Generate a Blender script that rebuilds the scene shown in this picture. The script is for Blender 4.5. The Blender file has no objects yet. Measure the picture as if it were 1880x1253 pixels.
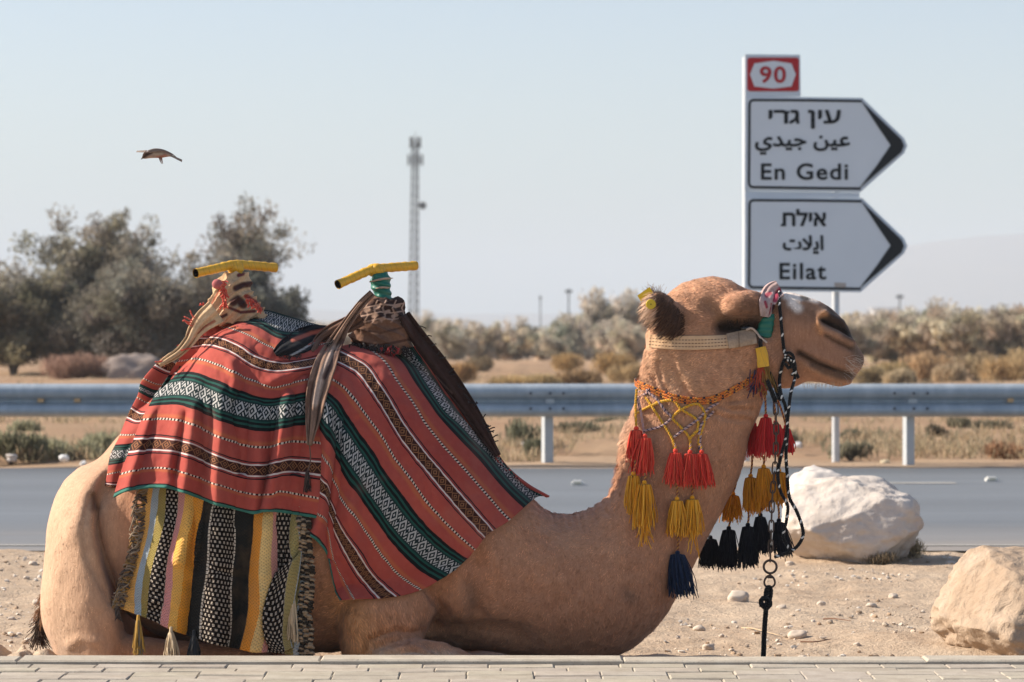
import bpy, math, random
import numpy as np
from mathutils import Vector
from mathutils.bvhtree import BVHTree

SC = bpy.context.scene
COL = SC.collection
R = math.radians
rng = np.random.default_rng(7)
random.seed(7)

# ------------------------------------------------------------------ camera
FPX = 5720.0            # focal length in pixels of the 1880 px wide photograph
CAMZ, HORIZON = 1.2, 590.0
YC = 11.0               # distance of the camel's middle plane
cam_data = bpy.data.cameras.new('camera')
cam_data.sensor_width = 36.0
cam_data.lens = FPX / 1880.0 * 36.0
cam_data.shift_y = (HORIZON - 626.5) / 1880.0
cam_data.clip_start, cam_data.clip_end = 0.1, 40000.0
cam_data.dof.use_dof = True
cam_data.dof.focus_distance = 10.75
cam_data.dof.aperture_fstop = 6.0
cam_obj = bpy.data.objects.new('camera', cam_data)
cam_obj.location = (0, 0, CAMZ)
cam_obj.rotation_euler = (R(90), 0, 0)
COL.objects.link(cam_obj)
SC.camera = cam_obj

# ------------------------------------------------------------------ sky, sun, exposure
SUN_EL, SUN_BACK = 33.0, 11.0          # elevation; degrees behind the picture plane, from the left
world = bpy.data.worlds.new('World')
SC.world = world
world.use_nodes = True
wn = world.node_tree
sky = wn.nodes.new('ShaderNodeTexSky')
sky.sky_type = 'NISHITA'
sky.sun_disc = False
sky.sun_elevation = R(SUN_EL)
sky.sun_rotation = R(-(90 - SUN_BACK))
sky.altitude, sky.air_density, sky.dust_density, sky.ozone_density = 1400, 1.0, 4.0, 1.3
wn.links.new(sky.outputs[0], wn.nodes['Background'].inputs[0])
wn.nodes['Background'].inputs[1].default_value = 0.098
sun_data = bpy.data.lights.new('sun', 'SUN')
sun_data.energy = 5.0
sun_data.angle = R(0.5)
sun_data.color = (1.0, 0.90, 0.77)
sun_obj = bpy.data.objects.new('sun', sun_data)
sdir = Vector((-math.cos(R(SUN_EL)) * math.cos(R(SUN_BACK)), math.cos(R(SUN_EL)) * math.sin(R(SUN_BACK)), math.sin(R(SUN_EL))))
sun_obj.rotation_euler = sdir.to_track_quat('Z', 'Y').to_euler()
sun_obj.location = (-20, 20, 20)
COL.objects.link(sun_obj)
SC.view_settings.view_transform = 'Standard'
SC.view_settings.look = 'None'
SC.view_settings.exposure = 0.80
SC.view_settings.gamma = 1.0
SC.cycles.max_bounces = 8
SC.cycles.volume_bounces = 1
SC.cycles.use_denoising = True

# ------------------------------------------------------------------ helpers
def W(px, py, y):
    return ((px - 940.0) / FPX * y, y, CAMZ - (py - HORIZON) / FPX * y)

def Wn(px, py, y):
    px, py, y = np.broadcast_arrays(np.asarray(px, float), np.asarray(py, float), np.asarray(y, float))
    return np.stack([(px - 940.0) / FPX * y, y, CAMZ - (py - HORIZON) / FPX * y], -1)

def gy(py, z=0.0):
    """distance at which a horizontal plane at height z shows at picture row py"""
    return (CAMZ - z) * FPX / (py - HORIZON)

def _hash(i, j, k, seed):
    h = (i * 374761393 + j * 668265263 + k * 2147483647 + seed * 974711) & 0xFFFFFFFF
    h = ((h ^ (h >> 13)) * 1274126177) & 0xFFFFFFFF
    h = h ^ (h >> 16)
    return (h & 0xFFFF) / 65535.0

def vnoise(P, seed=0):
    P = np.asarray(P, float)
    Fl = np.floor(P).astype(np.int64)
    f = P - Fl
    f = f * f * (3 - 2 * f)
    r = 0
    for a in (0, 1):
        for b in (0, 1):
            for c in (0, 1):
                w = (f[..., 0] if a else 1 - f[..., 0]) * (f[..., 1] if b else 1 - f[..., 1]) * (f[..., 2] if c else 1 - f[..., 2])
                r = r + w * _hash(Fl[..., 0] + a, Fl[..., 1] + b, Fl[..., 2] + c, seed)
    return r * 2 - 1

def fbm(P, octaves=4, seed=0, gain=0.5):
    s, a, q = 0, 1.0, np.asarray(P, float)
    for o in range(octaves):
        s = s + a * vnoise(q, seed + o)
        a *= gain
        q = q * 2.03 + 7.1
    return s

def np_mesh(name, V, F, smooth=True, uv=None, col=None):
    """V (n,3); F an (m,k) array or a list of such arrays"""
    V = np.asarray(V, np.float32)
    Fs = [np.asarray(f, np.int32) for f in (F if isinstance(F, list) else [F])]
    Fs = [f for f in Fs if len(f)]
    me = bpy.data.meshes.new(name)
    me.vertices.add(len(V))
    me.vertices.foreach_set('co', V.ravel())
    loops = np.concatenate([f.ravel() for f in Fs])
    tot = np.concatenate([np.full(len(f), f.shape[1], np.int32) for f in Fs])
    start = np.concatenate([[0], np.cumsum(tot)[:-1]]).astype(np.int32)
    me.loops.add(len(loops))
    me.loops.foreach_set('vertex_index', loops)
    me.polygons.add(len(tot))
    me.polygons.foreach_set('loop_start', start)
    me.polygons.foreach_set('use_smooth', np.full(len(tot), smooth, bool))
    me.update(calc_edges=True)
    if uv is not None:
        l = me.uv_layers.new(name='UVMap')
        l.data.foreach_set('uv', np.asarray(uv, np.float32)[loops].ravel())
    if col is not None:
        c = np.ones((len(V), 4), np.float32)
        c[:, :np.asarray(col).shape[1]] = col
        a = me.color_attributes.new('tint', 'FLOAT_COLOR', 'POINT')
        a.data.foreach_set('color', c.ravel())
    me.validate(clean_customdata=False)
    return me

def link(name, me, m=None, parent=None):
    o = bpy.data.objects.new(name, me)
    if m is not None and me is not None:
        me.materials.clear()
        me.materials.append(m)
    COL.objects.link(o)
    if parent is not None:
        o.parent = parent
        o.matrix_parent_inverse = parent.matrix_basis.inverted()
    return o

def tag(o, label=None, cat=None, group=None, kind=None):
    for k, v in (('label', label), ('category', cat), ('group', group), ('kind', kind)):
        if v:
            o[k] = v
    return o

def empty(name, loc, label, cat, group=None):
    o = bpy.data.objects.new(name, None)
    o.location = loc
    o.empty_display_size = 0.1
    COL.objects.link(o)
    return tag(o, label, cat, group)

def copy_tree(o, parent=None):
    c = o.copy()
    COL.objects.link(c)
    if parent is not None:
        c.parent = parent
    for ch in list(o.children):
        copy_tree(ch, c)
    return c

class MB:
    """collects arrays into one mesh"""
    def __init__(s):
        s.V, s.F3, s.F4, s.C, s.U, s.n = [], [], [], [], [], 0
    def add(s, V, F, col=None, uv=None):
        V = np.asarray(V, float).reshape(-1, 3)
        F = np.asarray(F, np.int64)
        if F.shape[1] == 3:
            s.F3.append(F + s.n)
        else:
            s.F4.append(F + s.n)
        s.V.append(V)
        s.C.append(np.broadcast_to(np.asarray(col if col is not None else (1, 1, 1), float), (len(V), 3)))
        s.U.append(np.broadcast_to(np.asarray(uv if uv is not None else (0, 0), float), (len(V), 2)))
        s.n += len(V)
    def box(s, c, size, rot=0.0, col=None):
        c, h = np.asarray(c, float), np.asarray(size, float) / 2
        v = np.array([[x, y, z] for x in (-1, 1) for y in (-1, 1) for z in (-1, 1)], float) * h
        if rot:
            cs, sn = math.cos(rot), math.sin(rot)
            v = np.stack([v[:, 0] * cs - v[:, 1] * sn, v[:, 0] * sn + v[:, 1] * cs, v[:, 2]], 1)
        s.add(v + c, [[0, 1, 3, 2], [4, 6, 7, 5], [0, 4, 5, 1], [2, 3, 7, 6], [0, 2, 6, 4], [1, 5, 7, 3]], col)
    def tube(s, pts, rad, n=8, cap=True, col=None, twist=0.0):
        P = np.asarray(pts, float)
        m = len(P)
        rad = np.broadcast_to(np.asarray(rad, float), (m,))
        T = np.gradient(P, axis=0)
        T /= np.linalg.norm(T, axis=1)[:, None] + 1e-12
        ref = np.array([0, 1.0, 0.0]) if abs(T[0][1]) < 0.9 else np.array([1.0, 0, 0])
        A = np.zeros_like(P)
        a = ref - T[0] * (ref @ T[0])
        for i in range(m):
            a = a - T[i] * (a @ T[i])
            a /= np.linalg.norm(a) + 1e-12
            A[i] = a
        B = np.cross(T, A)
        th = np.linspace(0, 2 * np.pi, n, endpoint=False)[None, :] + twist * np.arange(m)[:, None]
        V = P[:, None] + rad[:, None, None] * (np.cos(th)[..., None] * A[:, None] + np.sin(th)[..., None] * B[:, None])
        i, j = np.meshgrid(np.arange(m - 1), np.arange(n), indexing='ij')
        j2 = (j + 1) % n
        Fq = np.stack([i * n + j, i * n + j2, (i + 1) * n + j2, (i + 1) * n + j], -1).reshape(-1, 4)
        V = V.reshape(-1, 3)
        base = s.n
        cc = None if col is None else (np.repeat(np.asarray(col, float), n, axis=0) if np.ndim(col) == 2 else col)
        s.add(V, Fq, cc)
        if cap and n > 2:
            c0 = None if col is None else (col[0] if np.ndim(col) == 2 else col)
            c1 = None if col is None else (col[-1] if np.ndim(col) == 2 else col)
            k = np.arange(n)
            s.add(np.vstack([V[:n], P[:1]]), np.stack([k, np.full(n, n), (k + 1) % n], 1), c0)
            s.add(np.vstack([V[-n:], P[-1:]]), np.stack([(k + 1) % n, np.full(n, n), k], 1), c1)
    def build(s, name, m=None, parent=None, smooth=True, colors=False, uvs=False):
        V = np.concatenate(s.V)
        Fs = []
        if s.F3:
            Fs.append(np.concatenate(s.F3))
        if s.F4:
            Fs.append(np.concatenate(s.F4))
        me = np_mesh(name, V, Fs, smooth, np.concatenate(s.U) if uvs else None, np.concatenate(s.C) if colors else None)
        return link(name, me, m, parent)

def crom(pts, n):
    """Catmull-Rom through pts, resampled to n points evenly by arc length"""
    P = np.asarray(pts, float)
    if len(P) == 2:
        t = np.linspace(0, 1, n)[:, None]
        return P[0] * (1 - t) + P[1] * t
    Q = np.vstack([2 * P[0] - P[1], P, 2 * P[-1] - P[-2]])
    out = []
    for i in range(1, len(Q) - 2):
        t = np.linspace(0, 1, 16, endpoint=False)[:, None]
        p0, p1, p2, p3 = Q[i - 1], Q[i], Q[i + 1], Q[i + 2]
        out.append(0.5 * (2 * p1 + (p2 - p0) * t + (2 * p0 - 5 * p1 + 4 * p2 - p3) * t ** 2 + (3 * p1 - p0 - 3 * p2 + p3) * t ** 3))
    D = np.vstack(out + [P[-1:]])
    L = np.concatenate([[0], np.cumsum(np.linalg.norm(np.diff(D, axis=0), axis=1))])
    t = np.linspace(0, L[-1], n)
    return np.stack([np.interp(t, L, D[:, k]) for k in range(D.shape[1])], 1)

def grid_faces(nv, nu):
    i, j = np.meshgrid(np.arange(nv - 1), np.arange(nu - 1), indexing='ij')
    return np.stack([i * nu + j, i * nu + j + 1, (i + 1) * nu + j + 1, (i + 1) * nu + j], -1).reshape(-1, 4)

def ico(sub):
    import bmesh
    bm = bmesh.new()
    bmesh.ops.create_icosphere(bm, subdivisions=sub, radius=1.0)
    V = np.array([v.co[:] for v in bm.verts])
    Fc = np.array([[v.index for v in f.verts] for f in bm.faces])
    bm.free()
    return V, Fc

# ------------------------------------------------------------------ node expressions
class NT:
    def __init__(s, name):
        s.m = bpy.data.materials.new(name)
        s.m.use_nodes = True
        s.t = s.m.node_tree
        s.b = s.t.nodes['Principled BSDF']
        s.cache = {}
    def N(s, typ, **kw):
        n = s.t.nodes.new(typ)
        for k, v in kw.items():
            setattr(n, k, v)
        return n
    def put(s, sock, v):
        if isinstance(v, X):
            v = v.s
        if isinstance(v, (int, float)):
            sock.default_value = v
        elif isinstance(v, (tuple, list)):
            sock.default_value = tuple(v) + ((1.0,) if len(v) == 3 and len(sock.default_value) == 4 else ())
        else:
            s.t.links.new(v, sock)
    def math(s, op, *a, clamp=False):
        n = s.N('ShaderNodeMath', operation=op)
        n.use_clamp = clamp
        for i, v in enumerate(a):
            s.put(n.inputs[i], v)
        return X(s, n.outputs[0])
    def uv(s):
        n = s.N('ShaderNodeUVMap')
        q = s.N('ShaderNodeSeparateXYZ')
        s.t.links.new(n.outputs[0], q.inputs[0])
        return X(s, q.outputs[0]), X(s, q.outputs[1])
    def obj(s):
        if 'obj' not in s.cache:
            s.cache['obj'] = s.N('ShaderNodeTexCoord').outputs['Object']
        return s.cache['obj']
    def xyz(s, vec):
        q = s.N('ShaderNodeSeparateXYZ')
        s.t.links.new(vec, q.inputs[0])
        return [X(s, o) for o in q.outputs]
    def noise(s, scale, detail=3, rough=0.5, vec=None, out=0, dist=0.0):
        n = s.N('ShaderNodeTexNoise')
        s.put(n.inputs['Vector'], vec if vec is not None else s.obj())
        n.inputs['Scale'].default_value = scale
        n.inputs['Detail'].default_value = detail
        n.inputs['Roughness'].default_value = rough
        n.inputs['Distortion'].default_value = dist
        return X(s, n.outputs[out])
    def voro(s, scale, feature='F1', vec=None, out='Distance'):
        n = s.N('ShaderNodeTexVoronoi', feature=feature)
        s.put(n.inputs['Vector'], vec if vec is not None else s.obj())
        n.inputs['Scale'].default_value = scale
        return X(s, n.outputs[out])
    def scaled(s, k, vec=None):
        n = s.N('ShaderNodeVectorMath', operation='MULTIPLY')
        s.put(n.inputs[0], vec if vec is not None else s.obj())
        n.inputs[1].default_value = k
        return n.outputs[0]
    def mix(s, f, a, b, blend='MIX'):
        n = s.N('ShaderNodeMix', data_type='RGBA', blend_type=blend)
        s.put(n.inputs[0], f)
        s.put(n.inputs[6], a)
        s.put(n.inputs[7], b)
        return X(s, n.outputs[2])
    def ramp(s, f, stops, const=False):
        n = s.N('ShaderNodeValToRGB')
        cr = n.color_ramp
        cr.interpolation = 'CONSTANT' if const else 'LINEAR'
        while len(cr.elements) < len(stops):
            cr.elements.new(0.5)
        for e, (p, c) in zip(cr.elements, stops):
            e.position = p
            e.color = tuple(c) + (1.0,) if len(c) == 3 else c
        s.put(n.inputs[0], f)
        return X(s, n.outputs[0])
    def attr(s, name):
        n = s.N('ShaderNodeAttribute')
        n.attribute_name = name
        return X(s, n.outputs['Color'])
    def bump(s, h, strength=0.5, dist=0.01):
        n = s.N('ShaderNodeBump')
        n.inputs['Strength'].default_value = strength
        n.inputs['Distance'].default_value = dist
        s.put(n.inputs['Height'], h)
        if 'nrm' in s.cache:
            s.t.links.new(s.cache['nrm'], n.inputs['Normal'])
        s.cache['nrm'] = n.outputs[0]
        s.t.links.new(n.outputs[0], s.b.inputs['Normal'])
    def out(s, color=None, rough=None, metal=None, spec=None, sheen=None):
        if color is not None:
            s.put(s.b.inputs['Base Color'], color)
        if rough is not None:
            s.put(s.b.inputs['Roughness'], rough)
        if metal is not None:
            s.put(s.b.inputs['Metallic'], metal)
        if spec is not None:
            s.put(s.b.inputs['Specular IOR Level'], spec)
        if sheen is not None:
            s.put(s.b.inputs['Sheen Weight'], sheen)
            s.b.inputs['Sheen Roughness'].default_value = 0.6
        return s.m

class X:
    def __init__(s, nt, sock):
        s.nt, s.s = nt, sock
    def __add__(s, o): return s.nt.math('ADD', s, o)
    __radd__ = __add__
    def __sub__(s, o): return s.nt.math('SUBTRACT', s, o)
    def __rsub__(s, o): return s.nt.math('SUBTRACT', o, s)
    def __mul__(s, o): return s.nt.math('MULTIPLY', s, o)
    __rmul__ = __mul__
    def __truediv__(s, o): return s.nt.math('DIVIDE', s, o)
    def fract(s): return s.nt.math('FRACT', s)
    def abs(s): return s.nt.math('ABSOLUTE', s)
    def floor(s): return s.nt.math('FLOOR', s)
    def lt(s, o): return s.nt.math('LESS_THAN', s, o)
    def gt(s, o): return s.nt.math('GREATER_THAN', s, o)
    def max(s, o): return s.nt.math('MAXIMUM', s, o)
    def min(s, o): return s.nt.math('MINIMUM', s, o)
    def sin(s): return s.nt.math('SINE', s)
    def pow(s, o): return s.nt.math('POWER', s, o)
    def clamp(s): return s.nt.math('ADD', s, 0.0, clamp=True)
    def band(s, a, b): return s.gt(a) * s.lt(b)
    def step(s, a, b): return s.nt.math('DIVIDE', s - a, b - a, clamp=True)

def simple_mat(name, c1, c2=None, scale=8.0, rough=0.8, spec=0.3, bump=0.0, bscale=60.0, metal=0.0, tint=False, sheen=None, bdist=0.003):
    t = NT(name)
    if c2 is None:
        c2 = tuple(x * 0.8 for x in c1)
    c = t.mix(t.noise(scale, 4, 0.6), c2, c1)
    if tint:
        c = t.mix(1.0, c, t.attr('tint'), 'MULTIPLY')
    if bump:
        t.bump(t.noise(bscale, 3, 0.6), bump, bdist)
    return t.out(c, rough, metal, spec, sheen)
# ================================================================== SETTING
# ---- dirt ground: one sheet from behind the camera to the horizon
def spaced(a, b, s):
    return np.arange(a, b, s)
def geo(a, b, r):
    out = [a]
    st = abs(a) * 0.02 + 0.3
    while out[-1] < b:
        out.append(out[-1] + st)
        st *= r
    return np.array(out)
gx = geo(3.6, 5000, 1.28)
gxs = np.concatenate([-gx[::-1], spaced(-3.57, 3.57, 0.028), gx])
gys = np.concatenate([spaced(-6, 9.6, 1.6), spaced(9.7, 17.0, 0.03), spaced(17.1, 25.3, 0.8), spaced(25.35, 36, 0.12), spaced(36, 70, 0.5), geo(70, 6000, 1.25)])
GX, GY = np.meshgrid(gxs, gys)
P0 = np.stack([GX, GY, GX * 0], -1)
near = np.clip((17.5 - GY) / 1.0, 0, 1)
farm = np.clip((GY - 25.4) / 1.5, 0, 1)
def ground_near(P):
    a = fbm(P * [1.1, 1.1, 1], 3, 3) * 0.014 + fbm(P * [5, 5, 1], 3, 11) * 0.008 + fbm(P * 17.0, 3, 21) * 0.0045
    return a - 0.004
GZ = ground_near(P0) * near + farm * (fbm(P0 * [0.35, 0.5, 1], 4, 5) * 0.10 + fbm(P0 * [1.6, 1.6, 1], 3, 8) * 0.03)
roadmask = np.clip((GY - 16.40 - 0.05 * fbm(P0 * [2.5, 0, 1], 3, 9)) / 0.16, 0, 1) * np.clip((25.5 - GY) / 0.2, 0, 1)
GZ = GZ * (1 - roadmask) - 0.035 * roadmask
GZ = GZ - np.clip((GY - 90) * 0.012, 0, 5.0)
me = np_mesh('ground', np.stack([GX, GY, GZ], -1).reshape(-1, 3), grid_faces(len(gys), len(gxs))[:, ::-1] if False else grid_faces(len(gys), len(gxs)))
t = NT('dirt')
n1 = t.noise(0.9, 5, 0.6)
n2 = t.noise(9.0, 4, 0.65)
n3 = t.noise(70.0, 3, 0.7)
c = t.mix(n1.step(0.35, 0.7), (0.40, 0.29, 0.20), (0.48, 0.375, 0.275))
c = t.mix(n2.step(0.4, 0.75) * 0.55, c, (0.56, 0.45, 0.33))
c = t.mix(n3.step(0.58, 0.72) * 0.5, c, (0.22, 0.14, 0.09))
px_, py_, pz_ = t.xyz(t.obj())
far_f = py_.step(24.0, 27.0)
cf = t.mix(t.noise(0.5, 5, 0.65).step(0.3, 0.7), (0.31, 0.195, 0.12), (0.385, 0.27, 0.17))
cf = t.mix(t.noise(2.2, 4, 0.7, vec=t.scaled((0.4, 1.0, 1.0))).step(0.52, 0.75) * 0.7, cf, (0.27, 0.16, 0.10))
c = t.mix(far_f, c, cf)
t.bump(t.noise(24.0, 4, 0.7), 0.5, 0.03)
t.bump(n3, 0.6, 0.012)
t.bump(t.noise(220.0, 2, 0.6), 0.35, 0.004)
M_dirt = t.out(c, 0.95, spec=0.1)
tag(link('ground', me, M_dirt), kind='structure')

# ---- asphalt road with its markings
def sheet(name, x0, x1, y0, y1, z, m, nx=2, ny=2, kind='structure'):
    xs, ys = np.linspace(x0, x1, nx), np.linspace(y0, y1, ny)
    A, B = np.meshgrid(xs, ys)
    me = np_mesh(name, np.stack([A, B, A * 0 + z], -1).reshape(-1, 3), grid_faces(ny, nx))
    return tag(link(name, me, m), kind=kind)
t = NT('asphalt')
px_, py_, pz_ = t.xyz(t.obj())
g = t.noise(160.0, 2, 0.7)
c = t.mix(g.step(0.35, 0.75), (0.09, 0.10, 0.11), (0.22, 0.23, 0.24))
lanes = t.noise(1.0, 3, 0.5, vec=t.scaled((0.05, 0.8, 1.0)))
c = t.mix(lanes.step(0.35, 0.65) * 0.6, c, (0.18, 0.195, 0.21))
c = t.mix(t.noise(1.6, 5, 0.7, vec=t.scaled((0.35, 2.2, 1.0))).step(0.5, 0.75) * 0.5, c, (0.10, 0.108, 0.118))
dust = py_.step(18.6, 16.3) * t.noise(0.7, 4, 0.6, vec=t.scaled((0.3, 1.2, 1.0))).step(0.25, 0.6)
c = t.mix(dust * 0.75, c, (0.30, 0.255, 0.21))
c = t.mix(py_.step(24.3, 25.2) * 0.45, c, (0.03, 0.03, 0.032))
t.bump(g, 0.25, 0.004)
M_asph = t.out(c, 0.62, spec=0.45)
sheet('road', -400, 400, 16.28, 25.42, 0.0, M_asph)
M_line = simple_mat('road paint', (0.50, 0.48, 0.44), (0.30, 0.28, 0.25), 3.0, 0.8)
mb = MB()
def flat(mb, x0, x1, y0, y1, z):
    mb.add([[x0, y0, z], [x1, y0, z], [x1, y1, z], [x0, y1, z]], [[0, 1, 2, 3]])
for k in range(-6, 7):
    x1 = (1755 - 940) / FPX * 23.05 + k * 9.0
    flat(mb, x1 - 1.1, x1, 22.98, 23.12, 0.004)
flat(mb, -300, 300, 16.62, 16.68, 0.004)
tag(mb.build('road_marking', M_line, smooth=False), kind='structure')
M_stud = simple_mat('stud', (0.75, 0.73, 0.68), (0.5, 0.5, 0.48), 30, 0.4)
for k, (px, py) in enumerate([(1060, 891), (1820, 884)]):
    mb = MB()
    y = gy(py)
    X0 = W(px, py, y)[0]
    mb.box((X0, y, 0.012), (0.085, 0.1, 0.02))
    mb.box((X0, y, 0.028), (0.06, 0.07, 0.012))
    o = tag(mb.build('road_stud', M_stud, smooth=False), ['white road stud on the asphalt between the blanket and the camel neck', 'white road stud on the asphalt beyond the two boulders'][k], 'road stud', 'white studs on the road')
    b2 = MB(); b2.box((X0, y - 0.052, 0.018), (0.05, 0.006, 0.012)); b2.build('reflector', simple_mat('stud glass', (0.6, 0.55, 0.4), rough=0.2), o, smooth=False)

# ---- paved edge in front of the camel
t = NT('paver')
oi = t.attr('tint')
c = t.mix(t.noise(14.0, 4, 0.6).step(0.3, 0.75), (0.37, 0.32, 0.26), (0.49, 0.44, 0.365))
c = t.mix(1.0, c, oi, 'MULTIPLY')
c = t.mix(t.noise(120.0, 2, 0.6).step(0.6, 0.72) * 0.6, c, (0.22, 0.19, 0.16))
t.bump(t.noise(180.0, 3, 0.6), 0.4, 0.004)
M_pav = t.out(c, 0.9, spec=0.2)
PZ = 0.10
mb = MB()
def brick(mb, x0, x1, y0, y1, z, ch, tint):
    a = np.array([[x0, y0], [x1, y0], [x1, y1], [x0, y1]])
    cen = a.mean(0)
    top = a + np.sign(cen - a) * ch
    tl = [rng.normal(0, 0.0010) for _ in range(4)]
    V = [[*a[i], z - 0.06] for i in range(4)] + [[*a[i], z - ch * 0.8] for i in range(4)] + [[*top[i], z + tl[i]] for i in range(4)]
    Fq = [[8, 9, 10, 11]] + [[i, (i + 1) % 4, 4 + (i + 1) % 4, 4 + i] for i in range(4)] + [[4 + i, 4 + (i + 1) % 4, 8 + (i + 1) % 4, 8 + i] for i in range(4)]
    mb.add(V, Fq, tint)
yb = 10.045
row = 0
while yb > 4.6:
    x = -6.5 + rng.random() * 0.2
    while x < 6.5:
        L = 0.21
        s = 0.88 + 0.16 * rng.random()
        brick(mb, x + 0.0008, x + L - 0.0008, yb - 0.103, yb - 0.002, PZ - 0.006 + rng.normal(0, 0.0012), 0.004, (s, s * (0.98 + 0.03 * rng.random()), s * (0.95 + 0.05 * rng.random())))
        x += L
    yb -= 0.105
    row += 1
tag(mb.build('pavement', M_pav, smooth=False, colors=True), kind='structure')
mb = MB()
x = -6.5
while x < 6.5:
    L = 0.98
    s = 0.98 + 0.12 * rng.random()
    brick(mb, x + 0.0008, x + L - 0.0008, 10.062, 10.2, PZ + 0.004 + rng.normal(0, 0.0012), 0.007, (s, s, s * 0.98))
    x += L
tag(mb.build('kerb', M_pav, smooth=False, colors=True), kind='structure')
sheet('pavement_bed', -6.6, 6.6, 4.5, 10.19, PZ - 0.016, simple_mat('joint sand', (0.26, 0.21, 0.16), (0.17, 0.14, 0.11), 30, 0.95))

# ---- hazy mountains and a strip of sea far off
M_hill = simple_mat('far rock', (0.30, 0.24, 0.20), (0.22, 0.18, 0.16), 0.01, 0.95)
xs = np.linspace(-1400, 2600, 160)
prof = np.interp(xs / 4200 * FPX + 940, [-800, 300, 900, 1200, 1400, 1500, 1600, 1700, 1800, 1900, 2200, 3000, 4400], [578, 575, 580, 577, 560, 505, 462, 446, 432, 425, 400, 410, 500])
hz = 1.2 - (prof - 590) / FPX * 4200 + 5 * fbm(np.stack([xs * 0.008, xs * 0, xs * 0], -1), 4, 2)
V = np.concatenate([np.stack([xs, xs * 0 + 4200 - 300 * k, np.maximum(hz * (1 - k * 0.45), 0) - 8 * k * 0.5 - 6 * (k == 2)], -1) for k in (0, 1, 2)])
V = np.concatenate([V, np.stack([xs, xs * 0 + 4700, xs * 0 - 8], -1)])
o3 = len(xs)
idx = np.concatenate([V[3 * o3:], V[:o3], V[o3:2 * o3], V[2 * o3:3 * o3]])
tag(link('mountains', np_mesh('mountains', idx, grid_faces(4, o3)[:, ::-1]), M_hill), kind='structure')
t = NT('sea water')
M_sea = t.out((0.05, 0.16, 0.22), 0.25)
sheet('sea', -3000, 3000, 1600, 3400, -4.4, M_sea)

# ---- guard rail
GR = 25.75
M_galv = NT('galvanised steel')
t = M_galv
c = t.mix(t.noise(3.0, 5, 0.65, vec=t.scaled((3.0, 1, 1))).step(0.3, 0.75), (0.28, 0.33, 0.375), (0.44, 0.49, 0.53))
c = t.mix(t.noise(40.0, 2, 0.6).step(0.55, 0.75) * 0.35, c, (0.5, 0.53, 0.55))
M_galv = t.out(c, 0.5, metal=0.25, spec=0.5)
M_galv2 = simple_mat('post steel', (0.55, 0.57, 0.58), (0.42, 0.45, 0.47), 9, 0.55, metal=0.1)
gr = empty('guardrail', (0, GR, 0), 'long galvanised steel guardrail running along the far edge of the road', 'guardrail')
zt, zb = 1.2 - (705 - 590) / FPX * GR, 1.2 - (766 - 590) / FPX * GR
prof = []
for s, d in [(0, 0.03), (0.04, -0.01), (0.10, -0.045), (0.22, -0.055), (0.36, -0.05), (0.44, -0.01), (0.48, 0.028), (0.56, 0.028), (0.60, -0.01), (0.68, -0.045), (0.80, -0.055), (0.90, -0.045), (0.96, -0.01), (1.0, 0.03)]:
    prof.append((GR + d, zt + (zb - zt) * s))
prof = np.array(prof)
def extr(mb, prof, x0, x1):
    n = len(prof)
    V = np.concatenate([np.column_stack([np.full(n, x), prof]) for x in (x0, x1)])
    k = np.arange(n - 1)
    mb.add(V, np.stack([k, k + 1, n + k + 1, n + k], 1))
mb = MB()
extr(mb, prof, -60, 60)
extr(mb, prof + [0.004, 0.0], -60, 60)
beam = mb.build('beam', M_galv, gr)
pm0 = (1005 - 940) / FPX * (GR + 0.12)
mb = MB(); rot = R(32)
mb.box((0, 0, 0), (0.085, 0.05, zt - 0.03 + 0.1), rot)
mb.box((0.02, -0.06, (zt - 0.03 + 0.1) / 2 - 0.14), (0.07, 0.12, 0.2))
proto = mb.build('post', M_galv2, gr, smooth=False)
zc = (zt - 0.03 - 0.1) / 2
for k in range(-8, 9):
    o = proto if k == -8 else proto.copy()
    if k > -8:
        COL.objects.link(o)
    o.location = (pm0 + k * 3.0 - 0, 0.125, zc)
    o.parent = gr
    o.matrix_parent_inverse.identity()
M_bolt = simple_mat('bolt', (0.10, 0.11, 0.13), rough=0.5)
for k in range(-2, 3):
    for dx in (-0.14, 0.02, 0.13):
        for s in (0.28, 0.74):
            mb = MB()
            mb.tube([[pm0 + k * 3 + dx, GR - 0.052, zt + (zb - zt) * s], [pm0 + k * 3 + dx, GR - 0.072, zt + (zb - zt) * s]], 0.013, 6)
            mb.build('bolt', M_bolt, gr)
M_refl = simple_mat('amber reflector', (0.65, 0.42, 0.22), rough=0.3)
for px in (75, 142, 1855):
    mb = MB(); x = (px - 940) / FPX * GR
    mb.box((x, GR - 0.0, zt + (zb - zt) * 0.5), (0.05, 0.03, 0.03))
    mb.build('reflector', M_refl, gr, smooth=False)

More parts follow.
